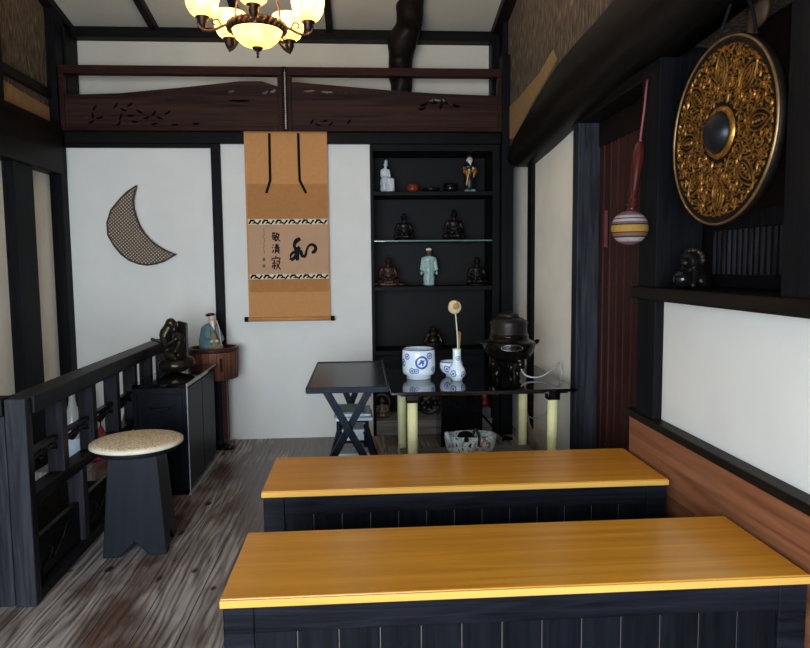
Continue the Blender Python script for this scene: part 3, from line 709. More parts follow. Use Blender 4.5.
# ================================================================== HANGING SCROLL + CHAIN
XL, XR, ZT, ZB = -.765, -.212, 2.1, .845
t = thing('hanging_scroll', 'orange-brown hanging scroll with black brush calligraphy on the back wall', 'scroll', ((XL+XR)/2, D-.045, ZB))
hw = (XR-XL)/2; H = ZT-ZB
def zpx(py): return on(288, py, 'y', D-.045).z-ZB
MB().box(-hw, hw, 0, .003, 0, H).build('mount', 'scroll_a', t)
MB().box(-hw+.01, hw-.004, -.0015, .0, zpx(219), zpx(184)).build('upper_silk', 'scroll_b', t)
MB().box(-hw+.01, hw-.004, -.0015, .0, zpx(292), zpx(279)).build('lower_silk', 'scroll_b', t)
paper = MB().box(-hw+.014, hw-.008, -.002, .0, zpx(274), zpx(224)).build('calligraphy_paper', 'paper', t)
for p0, p1 in ((224.5, 219), (279, 274)):
    bd = MB().box(-hw+.012, hw-.006, -.003, 0, zpx(p0), zpx(p1)).build('brocade_band', 'band', t)
    b = MB(); z0, z1 = zpx(p0), zpx(p1); zc = (z0+z1)/2; a = (z1-z0)/2; fr = lambda u, v, hh: (u, -.003-hh, v)
    nrep = 6; L = (2*hw-.02)/nrep
    for k in range(nrep):
        x = -hw+.014+k*L
        b.ribbon([(x+.004, zc-a*.7), (x+L*.2, zc+a*.5), (x+L*.42, zc+a*.5), (x+L*.55, zc-a*.4)], [.012, .016, .014, .004], 0, .0006, fr)
        b.ribbon([(x+L*.3, zc-a*.6), (x+L*.5, zc-a*.2), (x+L*.72, zc-a*.7), (x+L*.9, zc+a*.4), (x+L*.98, zc+a*.6)], [.006, .014, .012, .014, .004], 0, .0006, fr)
    b.build('brocade_pattern', 'black', bd)
for c0, c1, e in ((269, 270, (266, 193)), (298, 299.5, (306, 193))):
    pts = [W2(c0, 133), W2((c0+c1)/2, 160), W2(c1, 180), W2(*e)]; x0 = (XL+XR)/2
    MB().ribbon([(p[0]-x0, p[1]-ZB) for p in pts], [.018, .018, .018, .018], .0, .002, lambda u, v, hh: (u, -.003-hh, v)).build('hanging_strip', 'black', t)
MB().box(-hw-.002, hw+.002, -.006, .006, H-.004, H+.012).build('top_rod', 'scroll_b', t, .002)
r = MB(); r.tube([(-hw-.004, 0, 0), (hw+.004, 0, 0)], .015, 14); ro = r.build('roller', 'scroll_a', t)
for s in (-1, 1): MB().tube([(s*(hw+.004), 0, 0), (s*(hw+.03), 0, 0)], .017, 14).build('roller_end', 'black', ro)
# calligraphy strokes
def stroke(mb, P, w, lift):
    Q = cat_spline([(p[0], p[1], 0) for p in P], 5); n = len(Q)
    ws = [w*(.55+.45*math.sin(PI*min(1, (i+1)/(n*.75))) if i < n*.6 else max(.35, 1-(i-n*.6)/(n*.6))) for i in range(n)] if not hasattr(w, '__len__') else None
    if ws is None:
        W = [Vector((x, 0, 0)) for x in w]; ws = [v.x for v in cat_spline(W, 5)]
    mb.ribbon([(q.x, q.y) for q in Q], ws, 0, .0004+lift, lambda u, v, hh: (u, -.0021-hh, v))
x0 = (XL+XR)/2
def cpx(cx, cyy):   # crop pixel of the paper to scroll coordinates
    p = on(265+cx/13.5, 222+cyy/13.5, 'y', D-.045); return (p.x-x0, p.z-ZB)
k = (D-.045)/F_PX/13.5
big = MB(); li = 0
for P, w in [([(478, 225), (430, 250), (398, 300), (402, 345)], [44, 60, 44, 40]),
             ([(402, 340), (425, 370), (470, 335)], [40, 46, 44]),
             ([(470, 340), (430, 385), (370, 420), (345, 460)], [44, 44, 36, 30]),
             ([(345, 455), (345, 480), (350, 512)], [26, 22, 40]),
             ([(350, 512), (390, 490), (420, 440)], [46, 44, 40]),
             ([(430, 380), (432, 450), (440, 520)], [60, 66, 44]),
             ([(440, 400), (480, 400), (500, 450), (520, 470)], [50, 50, 44, 44]),
             ([(515, 472), (545, 450), (560, 390), (590, 325), (640, 305), (680, 335), (682, 375), (655, 405), (630, 412)], [44, 40, 30, 32, 40, 44, 46, 46, 34])]:
    li += 1; stroke(big, [cpx(*p) for p in P], [x*k for x in w], li*.00004)
big.build('large_character', 'ink', paper)
CH = {'kei': [[(.05,.85),(.45,.87)],[(.17,.97),(.15,.75)],[(.35,.98),(.33,.76)],[(.15,.72),(.03,.5)],[(.13,.62),(.45,.64),(.43,.3),(.42,.1),(.34,.15)],[(.13,.47),(.14,.25)],[(.13,.47),(.32,.48),(.3,.25),(.13,.26)],[(.65,.97),(.5,.6)],[(.6,.75),(.97,.78)],[(.85,.75),(.72,.35),(.45,.03)],[(.58,.6),(.75,.25),(1.02,.02)]],
      'sei': [[(.1,.92),(.2,.8)],[(.03,.64),(.14,.54)],[(.05,.05),(.12,.2),(.24,.4)],[(.38,.85),(.92,.87)],[(.42,.72),(.88,.74)],[(.3,.58),(1,.61)],[(.65,1),(.65,.58)],[(.45,.48),(.43,.15),(.34,.0)],[(.45,.48),(.85,.5),(.86,.2),(.85,.04),(.74,.08)],[(.47,.34),(.83,.35)],[(.46,.2),(.83,.21)]],
      'jaku': [[(.5,1.02),(.52,.88)],[(.08,.86),(.04,.68)],[(.08,.84),(.95,.86),(.86,.7)],[(.3,.74),(.3,.48)],[(.3,.62),(.46,.63)],[(.06,.46),(.52,.49)],[(.3,.47),(.3,.2),(.3,.06),(.21,.12)],[(.16,.36),(.04,.14)],[(.4,.36),(.51,.2)],[(.55,.6),(.92,.63),(.78,.3),(.48,.02)],[(.6,.48),(.75,.25),(1.02,.0)]]}
for nm, (ax, ay, bx, by) in (('kei', (92, 268, 205, 135)), ('sei', (98, 425, 198, 292)), ('jaku', (92, 645, 205, 462))):
    b = MB(); p0 = cpx(ax, ay); p1 = cpx(bx, by); li = 0
    for S in CH[nm]:
        li += 1; stroke(b, [(p0[0]+(p1[0]-p0[0])*u, p0[1]+(p1[1]-p0[1])*v) for u, v in S], .0095, li*.00003)
    b.build('small_character', 'ink', paper)
b = MB(); rs = random.Random(5)
p0 = on(263.5, 229, 'y', D-.045); zz = p0.z-ZB
for k in range(11):
    xx = p0.x-x0+rs.uniform(-.004, .004); L = rs.uniform(.008, .016)
    stroke(b, [(xx-.004, zz), (xx+.004, zz-L*.4), (xx-.002, zz-L)], .004, k*.00002); zz -= .0155
b.build('signature', 'ink_faint', paper)
for py in (259.5, 266):
    b = MB(); p = on(264, py, 'y', D-.045); b.box(p.x-x0-.009, p.x-x0+.009, -.0026, -.002, p.z-ZB-.011, p.z-ZB+.011); b.build('seal_mark', 'ink_faint', paper)
t = thing('hanging_chain', 'thin beaded metal chain hanging on the transom post above the scroll', 'chain', (XM+.005, D-.092, 2.12))
b = MB()
for k in range(24): b.ball((0, 0, k*.0155), .006 if k > 6 else .007, 8, 6)
b.tube([(0, 0, -.005), (0, 0, .375)], .002, 6)
b.build('bead', plain('chain_metal', (196, 190, 176), .4, .5), t)
MB().tube([(0, .012, .375), (0, .0, .38), (0, -.004, .37)], .003, 6).build('hook', 'gold_dull', t)

# ================================================================== CRESCENT
Ym = D-.03
outer = [(136.6, 185.6), (127, 192), (120, 199), (111, 210), (107, 223), (108, 235), (113.7, 245), (121, 254), (129, 260), (138, 263.5), (147, 265), (156, 263.6), (164, 261), (176, 254)]
inner = [(168, 252), (158, 246.4), (150, 240), (144, 233), (139, 225), (136, 217), (133.5, 208), (133, 200), (134.5, 192)]
O = [on(a, c, 'y', Ym) for a, c in outer]; I = [on(a, c, 'y', Ym) for a, c in inner]
c0 = on(120, 240, 'y', Ym)
t = thing('crescent_basket', 'woven crescent moon wall basket on the left white panel', 'wall ornament', (c0.x, D-.0005, c0.z))
poly = [(p.x-c0.x, p.z-c0.z) for p in O+I]
MB().prism(poly, 'y', -.03, 0).build('woven_body', 'weave', t)
b = MB(); loop = [(p[0], -.03, p[1]) for p in poly]
b.tube(loop, .006, 8, closed=True); b.build('rim', plain('dark_cane_rim', (58, 46, 38), .5), t)

# ================================================================== CHANDELIER
CX, CY = -.397, 2.80
t = thing('chandelier', 'bronze chandelier with five amber glass shades and a lit centre bowl', 'chandelier', (CX, CY, 2.036))
zc = 2.08
def Z(z): return z-zc
MB().lathe([(.0, Z(2.118)), (.03, Z(2.120)), (.06, Z(2.132)), (.083, Z(2.152)), (.096, Z(2.175)), (.099, Z(2.185)), (.096, Z(2.185)), (.093, Z(2.176)), (.08, Z(2.155)), (.058, Z(2.136)), (.03, Z(2.124)), (0, Z(2.122))], 40).build('bowl', 'shade', t)
fin = MB().lathe([(0, Z(2.078)), (.004, Z(2.08)), (.006, Z(2.086)), (.003, Z(2.091)), (.007, Z(2.097)), (.004, Z(2.103)), (.016, Z(2.11)), (.022, Z(2.119)), (.018, Z(2.124)), (0, Z(2.124))], 20).build('finial', 'chand_dark', t)
ring = MB().lathe([(.100, Z(2.182)), (.108, Z(2.178)), (.112, Z(2.19)), (.117, Z(2.20)), (.111, Z(2.212)), (.100, Z(2.214)), (.096, Z(2.20)), (.100, Z(2.182))], 48).build('ring', 'chand_dark', t)
b = MB()
for k in range(30):
    a = 2*PI*k/30; b.tube([(.113*math.cos(a), .113*math.sin(a), Z(2.183)), (.118*math.cos(a+.09), .118*math.sin(a+.09), Z(2.197)), (.111*math.cos(a+.12), .111*math.sin(a+.12), Z(2.211))], .005, 6)
b.build('leaf_band', 'chand', ring)
b = MB().tube([(0, 0, Z(2.50)), (0, 0, Z(cz(CY)+.024))], .009, 10)
b.lathe([(0, Z(2.46)), (.03, Z(2.47)), (.035, Z(2.5)), (.015, Z(2.53)), (0, Z(2.535))], 20)
b.lathe([(0, Z(cz(CY)+.0)), (.05, Z(cz(CY)+.01)), (.055, Z(cz(CY)+.05)), (0, Z(cz(CY)+.06))], 24)
b.build('stem', 'chand', t)
for k in range(3):
    a = .6+2*PI*k/3
    MB().tube(cat_spline([(.104*math.cos(a), .104*math.sin(a), Z(2.208)), (.095*math.cos(a), .10*math.sin(a), Z(2.31)), (.04*math.cos(a), .04*math.sin(a), Z(2.40)), (.02*math.cos(a), .02*math.sin(a), Z(2.48))], 6), .004, 8).build('rod', 'chand', t)
RA = .212
for k in range(5):
    a = math.radians(-90+5+72*k); ca, sa = math.cos(a), math.sin(a)
    P = [(.11, 2.195), (.135, 2.185), (.17, 2.165), (.20, 2.158), (.224, 2.17), (.228, 2.188), (.217, 2.195)]
    ar = MB().tube(cat_spline([(r*ca, r*sa, Z(z)) for r, z in P], 6), .0055, 8).build('arm', 'chand', t)
    P2 = [(.14, 2.18), (.152, 2.205), (.17, 2.202), (.173, 2.188), (.164, 2.184)]
    MB().tube(cat_spline([(r*ca, r*sa, Z(z)) for r, z in P2], 5), .0035, 6).build('scroll', 'chand', ar)
    cx, cy = RA*ca, RA*sa
    hd = MB().lathe([(0, Z(2.15)), (.006, Z(2.155)), (.004, Z(2.163)), (.014, Z(2.172)), (.02, Z(2.185)), (.018, Z(2.195)), (.028, Z(2.204)), (.026, Z(2.21)), (0, Z(2.21))], 20, (cx, cy, 0)).build('shade_holder', 'chand_dark', t)
    cz_ = -.014
    sh = MB().lathe([(.012, Z(2.216)), (.03, Z(2.221)), (.046, Z(2.235)), (.058, Z(2.258)), (.064, Z(2.285)), (.067, Z(2.315)), (.070, Z(2.322)), (.067, Z(2.322)), (.061, Z(2.286)), (.055, Z(2.26)), (.044, Z(2.239)), (.028, Z(2.225)), (.012, Z(2.221))], 32, (cx, cy, cz_)).build('lamp_shade', 'shade', t)
    MB().ball((cx, cy, Z(2.248)), (.018, .018, .026), 14, 8).build('bulb', 'lampbulb', sh)
MB().ball((0, 0, Z(2.168)), (.026, .026, .018), 14, 8).build('bulb', 'lampbulb', t)

# ================================================================== GONG
GC = Vector((1.06, 1.94, 1.58)); R = .268
an = math.radians(2)
nrm = Vector((-math.cos(an), -math.sin(an), 0)); upv = Vector((0, 0, 1)); xax = upv.cross(nrm)
t = thing('gong', 'large round black and gold arabesque gong in the right wall niche', 'gong', GC)
t.rotation_euler = Matrix(((xax.x, upv.x, nrm.x), (xax.y, upv.y, nrm.y), (xax.z, upv.z, nrm.z))).to_euler()
MB().lathe([(0, .0), (.075, .002), (R*.90, .0), (R*.93, .004), (R, .004), (R+.003, -.01), (R-.006, -.03), (R-.02, -.03), (R-.015, -.012), (0, -.012)], 72).build('disc', 'gong_black', t)
MB().lathe([(R*.975, .004), (R*.982, .008), (R*.993, .008), (R*1.004, .004), (R*1.004, .001), (R*.975, .004)], 72).build('rim', 'gold_dull', t)
MB().lathe([(.076, .002), (.072, .010), (.062, .012), (.057, .004), (.076, .002)], 48).build('boss_ring', 'gold', t)
MB().lathe([(.060, .003), (.057, .016), (.046, .030), (.028, .040), (.01, .044), (0, .0445)], 40).build('boss', 'boss', t)
fr = lambda u, v, hh: (u, v, .001+hh)
b = MB()
def pol(r, a): return (r*math.cos(a), r*math.sin(a))
def spiral(c, r0, a0, turns, sgn, w):
    P = []; n = int(16*turns)
    for i in range(n+1):
        q = i/n; P.append((c[0]+r0*(1-.85*q)*math.cos(a0+sgn*2*PI*turns*q), c[1]+r0*(1-.85*q)*math.sin(a0+sgn*2*PI*turns*q)))
    b.ribbon(P, [w*(1-.3*i/n) for i in range(n+1)], 0, .0045, fr)
def leaf2(c, L, W, a):
    P = [(c[0]+L*(q-.5)*math.cos(a), c[1]+L*(q-.5)*math.sin(a)) for q in (0, .25, .5, .75, 1)]
    b.ribbon(P, [.002, W*.8, W, W*.7, .001], 0, .005, fr)
def petal(rc, ac, L, W, w):
    for s in (1, -1):
        P = []
        for i in range(13):
            q = i/12; rr = rc-L/2+L*q; off = s*W/2*math.sin(PI*q)**.8*(1-.25*q)
            x, y = pol(rr, ac); P.append((x-off*math.sin(ac), y+off*math.cos(ac)))
        b.ribbon(P, w, 0, .0045, fr)
N8 = 8
for kk in range(N8):
    a = PI/2+2*PI*kk/N8
    petal(.183, a, .112, .066, .006); petal(.180, a, .078, .036, .004)
    for q in range(4): leaf2(pol(.158+.014*q, a), .016-.002*q, .010-.001*q, a+PI/2)
    leaf2(pol(.180, a), .05, .006, a)
    h = a+PI/N8
    for s in (1, -1):
        spiral(pol(.112, h+s*.19), .020, h+PI/2*s, 1.5, s, .0055)
        spiral(pol(.150, h+s*.11), .017, h, 1.4, -s, .0055)
        spiral(pol(.198, h+s*.10), .019, h+PI, 1.5, s, .0055)
        spiral(pol(.232, h+s*.055), .013, h, 1.2, -s, .005)
        leaf2(pol(.132, h+s*.28), .028, .011, h+s*.9); leaf2(pol(.222, h+s*.20), .03, .011, h+s*1.2)
        leaf2(pol(.236, h+s*.27), .022, .010, h-s*.8); leaf2(pol(.175, h+s*.02), .02, .009, h+s*.7)
        leaf2(pol(.094, h+s*.33), .02, .010, h+s*1.4); leaf2(pol(.217, h+s*.02), .018, .009, h+s*.5)
        leaf2(pol(.242, h+s*.13), .018, .009, h+PI/2); leaf2(pol(.136, h+s*.06), .018, .008, h+s*.3)
    leaf2(pol(.1, h), .03, .014, h); leaf2(pol(.24, a+.05), .02, .01, a+1.3); leaf2(pol(.24, a-.05), .02, .01, a-1.3)
rf = random.Random(21); occ = [(v.x, v.y) for v in b.v]
for tries in range(900):
    rr = rf.uniform(.088, .244); aa = rf.uniform(0, 2*PI/N8); L = rf.uniform(.012, .022); th = aa+rf.choice((.6, 1.2, 1.9, 2.5))
    x, y = pol(rr, PI/2+aa)
    if all((x-p)**2+(y-q)**2 > .0055**2 for p, q in occ):
        for kk in range(N8):
            c_ = pol(rr, PI/2+aa+2*PI*kk/N8); leaf2(c_, L, L*.42, th+PI/2+2*PI*kk/N8)
        n0 = len(b.v)-N8*20; occ += [(v.x, v.y) for v in b.v[n0:]]
b.lathe([(.249, .001), (.251, .004), (.253, .001)], 72)
b.build('gold_relief', 'gold', t)
b = MB()
for s in (-1, 1): b.tube(cat_spline([(s*.11, .245, -.03), (s*.07, .33, -.04), (s*.02, .40, -.04)], 5), .005, 8)
b.build('hanging_cord', 'black', t)
tag(MB().tube(cat_spline([(1.24, 1.80, 1.86), (1.20, 1.73, 1.83), (1.16, 1.68, 1.76), (1.15, 1.665, 1.69), (1.17, 1.655, 1.67)], 6), [.014]*6+[.012]*6+[.009]*6+[.007]*6+[.004], 10).build('curved_horn', 'horn'), 'grey curved horn hook behind the upper right of the gong', 'horn')
t = thing('leather_drum_strap', 'brown leather scraps hanging at the top of the gong niche', 'strap', (1.20, 2.0, 1.93))
blob('strap', [('e', (0, 0, .02), (.02, .05, .05)), ('e', (0, -.07, .07), (.018, .05, .03)), ('c', (0, .03, .0), (0, .05, -.05), .018, .01)], .006, 'leather', t)
MB().tube([(0, -.02, .03), (0, -.03, .1)], .004, 6).build('cord', 'black', t)
# lattice under the gong
t = thing('lattice_panel', 'black vertical slat lattice below the gong', 'lattice', (1.30, 1.95, 1.115))
MB().box(0, .004, -.36, .46, .045, .2).build('backing', 'niche', t)
MB().box(-.02, .005, -.36, .46, 0, .045).box(-.02, .005, -.36, .46, .20, .26).build('frame', 'post', t, .003)
b = MB()
for k in range(25): b.box(-.006, 0, -.355+k*.033, -.355+k*.033+.010, .045, .2)
b.build('slats', 'fence', t)
# lion-like statuette on the sill
t = thing('lion_statuette', 'small black lion-like statuette with shiny ball on the niche sill', 'statuette', (1.16, 2.285, 1.112), -PI/3.2)
blob('body', [('e', (0, .01, .05), (.036, .045, .042)), ('e', (0, -.01, .095), (.034, .034, .034)), ('e', (0, -.04, .09), (.018, .02, .016)), ('c', (-.025, -.02, .06), (-.03, -.045, .012), .013, .012), ('c', (.025, -.02, .06), (.03, -.045, .012), .013, .012), ('e', (-.03, .03, .025), (.02, .034, .025)), ('e', (.03, .03, .025), (.02, .034, .025)), ('e', (-.022, 0, .128), (.009, .008, .012)), ('e', (.022, 0, .128), (.009, .008, .012)), ('c', (0, .05, .05), (0, .06, .11), .012, .016)], .0035, 'bronze_black', t, 2)
b = MB()
for k in range(9):
    a = PI*k/8; b.ball((.036*math.cos(a), .004, .098+.034*math.sin(a)), .0095, 8, 6)
b.build('mane', plain('gilded_mane', (48, 42, 30), .5, .3), t)
MB().ball((0, -.06, .034), .033, 20, 14).build('ball', 'cup_black', t)
# mallet
A = Vector((1.062, 2.465, 1.871)); Bc = Vector((.993, 2.432, 1.332))
t = thing('gong_mallet', 'gong mallet with striped yarn head hanging from the niche post by pink string', 'mallet', Bc)
d = (A-Bc).normalized()
mt = d.to_track_quat('Z', 'Y').to_matrix().to_4x4()
MB().ball((0, 0, 0), (.067, .067, .063), 28, 18, mt).build('striped_head', 'stripe', t)
MB().lathe([(0, .06), (.016, .062), (.02, .07), (.014, .076), (.021, .085), (.013, .093), (.019, .102), (.0125, .112), (.014, .14), (.019, .20), (.023, .255), (.020, .29), (.013, .312), (.009, .318), (0, .32)], 24, mtx=mt).build('handle', 'mallet', t)
Ld = (A-Bc).length
b = MB(); b.tube([d*.31, d*(Ld*.8)+Vector((.002, 0, 0)), d*Ld], .004, 8); b.tube([d*.30+Vector((.012, 0, 0)), d*.33], .004, 6)
b.build('string', 'string', t)
MB().tube([A-Bc+Vector((-.004, 0, 0)), A-Bc+Vector((.012, 0, 0))], .004, 8).build('nail', 'iron', t)
# pull tag on the door post
tag(MB().box(1.19, 1.208, 3.22, 3.25, 1.28, 1.46).build('door_tag', plain('faded_red_wood_tag', (88, 40, 44), .6), None, .003), 'small faded red wooden tag hanging by the blue-black door post', 'tag')

# ================================================================== BENCHES
def bench(x0, x1, y0, y1, label):
    t = thing('bench', label, 'bench', ((x0+x1)/2, (y0+y1)/2, 0), 0, 'amber topped black benches')
    hx, hy = (x1-x0)/2, (y1-y0)/2; T = .45; th = .02
    MB().box(-hx, hx, -hy+.006, hy, T-th, T).build('bench_top', 'bench_top', t, .003)
    MB().box(-hx, hx, -hy, -hy+.006, T-th, T-.002).build('edge_strip', 'bench_edge', t, .002)['label'] = 'pale wood front edge'
    ix, iy = hx-.005, hy-.009
    b = MB().box(-ix, -ix+.07, -iy, -iy+.03, 0, T-th).box(ix-.07, ix, -iy, -iy+.03, 0, T-th)
    b.box(-ix+.07, ix-.07, -iy, -iy+.03, T-th-.066, T-th).box(-ix+.07, ix-.07, -iy, -iy+.03, 0, .06)
    b.build('front_frame', 'bench_black', t, .003)
    n = 13; L = (2*ix-.14)/n; b = MB(); g = MB()
    for k in range(n): b.box(-ix+.07+k*L+.0012, -ix+.07+(k+1)*L-.0012, -iy+.010, -iy+.022, .06, T-th-.066)
    b.build('front_boards', 'bench_board', t, .002)
    MB().box(-ix+.07, ix-.07, -iy+.014, -iy+.024, .06, T-th-.066).build('board_backing', 'gap', t)
    for s in (-1, 1): MB().box(min(s*ix, s*(ix-.02)), max(s*ix, s*(ix-.02)), -iy+.03, iy, 0, T-th).build('end_panel', 'bench_board', t, .003)
    MB().box(-ix+.02, ix-.02, iy-.02, iy, 0, T-th).build('back_panel', 'bench_board', t, .003)
    return t
bench(-.330, 1.070, 1.480, 1.872, 'amber-topped black bench in front, nearest the viewer')
bench(-.343, 1.062, 2.212, 2.622, 'amber-topped black bench behind the nearest bench')

# ================================================================== BALUSTRADE
t = thing('balustrade', 'low blue-black wooden balustrade with carved panels running back along the stairwell', 'balustrade', (-1.205, 2.385, 0), math.radians(1.55))
x0, x1 = -.035, .035
MB().box(x0, x1, -.01, .04, 0, .752).build('end_post', 'fence', t, .004)
MB().box(x0, x1, 1.87, 1.92, 0, .735).build('end_post', 'fence', t, .004)
MB().box(-.05, .045, .041, 1.94, .69, .755).build('top_rail', 'fencey', t, .006)
MB().box(-.035, .03, .045, 1.87, .355, .40).build('middle_rail', 'fencey', t, .004)
MB().box(-.05, .03, .045, 1.87, 0, .045).build('bottom_rail', 'fencey', t, .004)
ups = [.30, .625, .945, 1.235, 1.53]
for u in ups: MB().box(-.034, .03, u, u+.05, .40, .69).build('baluster', 'fence', t, .003)
los = [.475, .95, 1.42]
for u in los: MB().box(-.034, .03, u, u+.05, .045, .355).build('baluster', 'fence', t, .003)
edges = [.045]+sum([[u, u+.05] for u in ups], [])+[1.87]
for k in range(0, len(edges), 2):
    a, c = edges[k], edges[k+1]; L = c-a; b = MB()
    b.box(-.012, .012, a, c, .535, .55)
    b.tube(cat_spline([(0, a, .485), (.004, a+L*.25, .515), (-.002, a+L*.45, .492), (.004, a+L*.7, .52), (0, c, .50)], 5), .009, 7)
    b.tube(cat_spline([(0, a+L*.1, .54), (0, a+L*.3, .505), (0, a+L*.55, .535)], 5), .008, 7)
    b.tube(cat_spline([(0, a+L*.5, .505), (0, a+L*.75, .54), (0, a+L*.92, .505)], 5), .009, 7)
    for q in (.3, .62, .85): b.ball((.004, a+L*q, .515), (.010, .018, .010), 10, 6)
    b.build('carved_fretwork', 'carve', t)
edges = [.045]+sum([[u, u+.05] for u in los], [])+[1.87]
for k in range(0, len(edges), 2):
    a, c = edges[k], edges[k+1]; L = c-a
    bd = MB().box(-.014, .008, a, c, .045, .215).build('carved_board', 'carve', t, .002)
    b = MB()
    b.tube(cat_spline([(.009, a+L*.12, .075), (.011, a+L*.28, .10), (.010, a+L*.38, .088), (.012, a+L*.52, .125), (.010, a+L*.7, .13), (.009, a+L*.85, .16)], 6), .007, 7)
    b.tube(cat_spline([(.009, a+L*.3, .10), (.010, a+L*.36, .135), (.009, a+L*.30, .15)], 5), .005, 7)
    b.tube(cat_spline([(.009, a+L*.6, .13), (.010, a+L*.68, .17), (.009, a+L*.78, .175)], 5), .005, 7)
    b.build('relief', 'carve', bd)
t = thing('balustrade', 'blue-black balustrade section turning left toward the wall, at the left edge', 'balustrade', (-1.245, 2.405, 0))
MB().box(-.075, -.002, -.02, .025, 0, .735).build('end_post', 'fence', t, .004)
MB().box(-.73, .0, -.035, .04, .69, .755).build('top_rail', 'beamx', t, .006)
MB().box(-.73, -.075, -.02, .025, .355, .40).build('middle_rail', 'beamx', t, .004)
MB().box(-.73, -.075, -.03, .03, 0, .045).build('bottom_rail', 'beamx', t, .004)
for u in (-.73, -.52, -.30): MB().box(u, u+.06, -.02, .025, .045, .69).build('baluster', 'fence', t, .003)

# things beyond the balustrade
t = thing('glass_bottle', 'large clear glass bottle with pale blue label seen through the balustrade', 'bottle', (-1.79, 4.21, 0))
MB().lathe([(0, .002), (.05, .0), (.053, .01), (.053, .26), (.048, .30), (.025, .36), (.019, .40), (.019, .45), (.016, .45), (.016, .40), (.022, .36), (.045, .30), (.050, .26), (.050, .012), (0, .010)], 28).build('glass', 'bottle', t)
MB().lathe([(.054, .03), (.0545, .03), (.0545, .16), (.054, .16)], 28).build('paper_label', 'label', t)
MB().lathe([(0, .47), (.02, .468), (.021, .44), (.02, .44)], 20).build('cap', 'white_hair', t)
t = thing('red_cloth_cone', 'pointed dark red cloth ornament behind the third baluster', 'ornament', (-1.66, 4.30, 0))
MB().lathe([(0, 0), (.07, 0), (.075, .02), (.06, .07), (.035, .14), (.012, .2), (0, .21)], 20).build('cone', 'redcloth', t)
MB().tube([(0, 0, .2), (0, 0, .24)], .004, 6).build('tip', 'ink', t)
t = thing('gourd', 'brown double gourd standing behind the balustrade by the cabinet', 'gourd', (-1.53, 4.35, 0))
MB().lathe([(0, 0), (.04, .005), (.06, .05), (.055, .09), (.03, .12), (.036, .15), (.042, .17), (.036, .2), (.012, .22), (.006, .26), (0, .262)], 24).build('body', 'gourd', t)
MB().tube(cat_spline([(0, 0, .255), (.004, 0, .275), (.015, 0, .285)], 4), .005, 6).build('stem', 'olive', t)
tag(MB().box(-2.03, -2.02, 4.0, 4.25, -.40, -.12).build('lit_item_panel', 'tan', None), 'tan panel standing in for an orange-lit item in the dark stairwell, seen through the balustrade', 'paper')  # added panel; its tan carries the warm light on something downstairs
bpy.data.objects['lit_item_panel'].location = (.0, -.24, 0)

# ================================================================== STOOL
t = thing('stool', 'round stool with woven rush seat and black flared base', 'stool', (-.972, 2.905, 0), math.radians(6))
MB().lathe([(0, .470), (.165, .470), (.18, .466), (.186, .458)], 56).build('woven_seat', 'cane', t)
MB().lathe([(.182, .466), (.190, .462), (.191, .450), (.182, .446), (.0, .446)], 56).build('seat_binding', 'cane_edge', t)
MB().lathe([(0, .446), (.172, .446), (.168, .425), (0, .425)], 56).build('seat_frame', 'bench_black', t)
for k in range(4):
    m = Matrix.Rotation(k*PI/2, 4, 'Z'); wb, wt, db, dt = .128, .098, .128, .098; th = .018
    poly = [(-wb, 0), (-wb*.45, 0), (0, .06), (wb*.45, 0), (wb, 0), (wt, .425), (-wt, .425)]
    vs = []
    for x, z in poly: q = db+(dt-db)*z/.425; vs.append((x, -q, z))
    for x, z in poly: q = db+(dt-db)*z/.425; vs.append((x*.93, -q+th, z))
    n = len(poly)
    fs = [tuple(range(n)), tuple(range(2*n-1, n-1, -1))]+[(i, i+n, (i+1) % n+n, (i+1) % n) for i in range(n)]
    MB().add(vs, fs, False, m).build('side_panel', 'cabinet', t, .003)

# ================================================================== CABINET, STATUE, DRUM
t = thing('cabinet', 'low black lacquered cabinet behind the stool, along the balustrade', 'cabinet', (-1.056, 3.88, 0))
cw, cd, chh = .142, .35, .597
MB().box(-cw, cw, -cd, cd, chh-.02, chh).build('top', 'lacquer', t, .003)
b = MB().box(-cw+.006, cw-.02, -cd+.012, cd-.01, .02, chh-.02); b.build('body', 'cabinet', t, .003)
b = MB().box(-cw, -cw+.022, -cd+.004, -cd+.016, .0, chh-.02).box(cw-.03, cw-.002, -cd+.004, -cd+.016, 0, chh-.02).box(-cw, cw, -cd+.004, -cd+.016, 0, .035).box(-cw, cw-.002, -cd+.002, -cd+.014, chh-.055, chh-.02)
b.build('front_frame', 'cabinet', t, .003)
n = 6; L = (2*cd-.06)/n
for k in range(2):
    y = -cd+.03+k*(cd-.03); d = MB().box(cw-.02, cw-.006, y+.003, y+cd-.033, .04, chh-.03).build('door', 'cabinet', t, .003)
MB().tube(cat_spline([(-.05, -cd-.002, .47), (-.01, -cd-.012, .466), (.05, -cd-.002, .47)], 5), .006, 8).build('handle', 'bench_black', t)
e = MB().box(cw-.004, cw+.001, -cd, cd, chh-.004, chh+.001).box(cw-.004, cw+.001, -cd-.001, -cd+.003, .0, chh).box(cw-.012, cw+.002, -cd, cd, 0, .008)
e.build('edge_trim', 'cab_edge', t)['label'] = 'worn grey cabinet edges'
for y in (-cd+.03, cd-.05): MB().box(-cw+.01, cw-.03, y, y+.03, 0, .02).build('foot', 'cabinet', t)

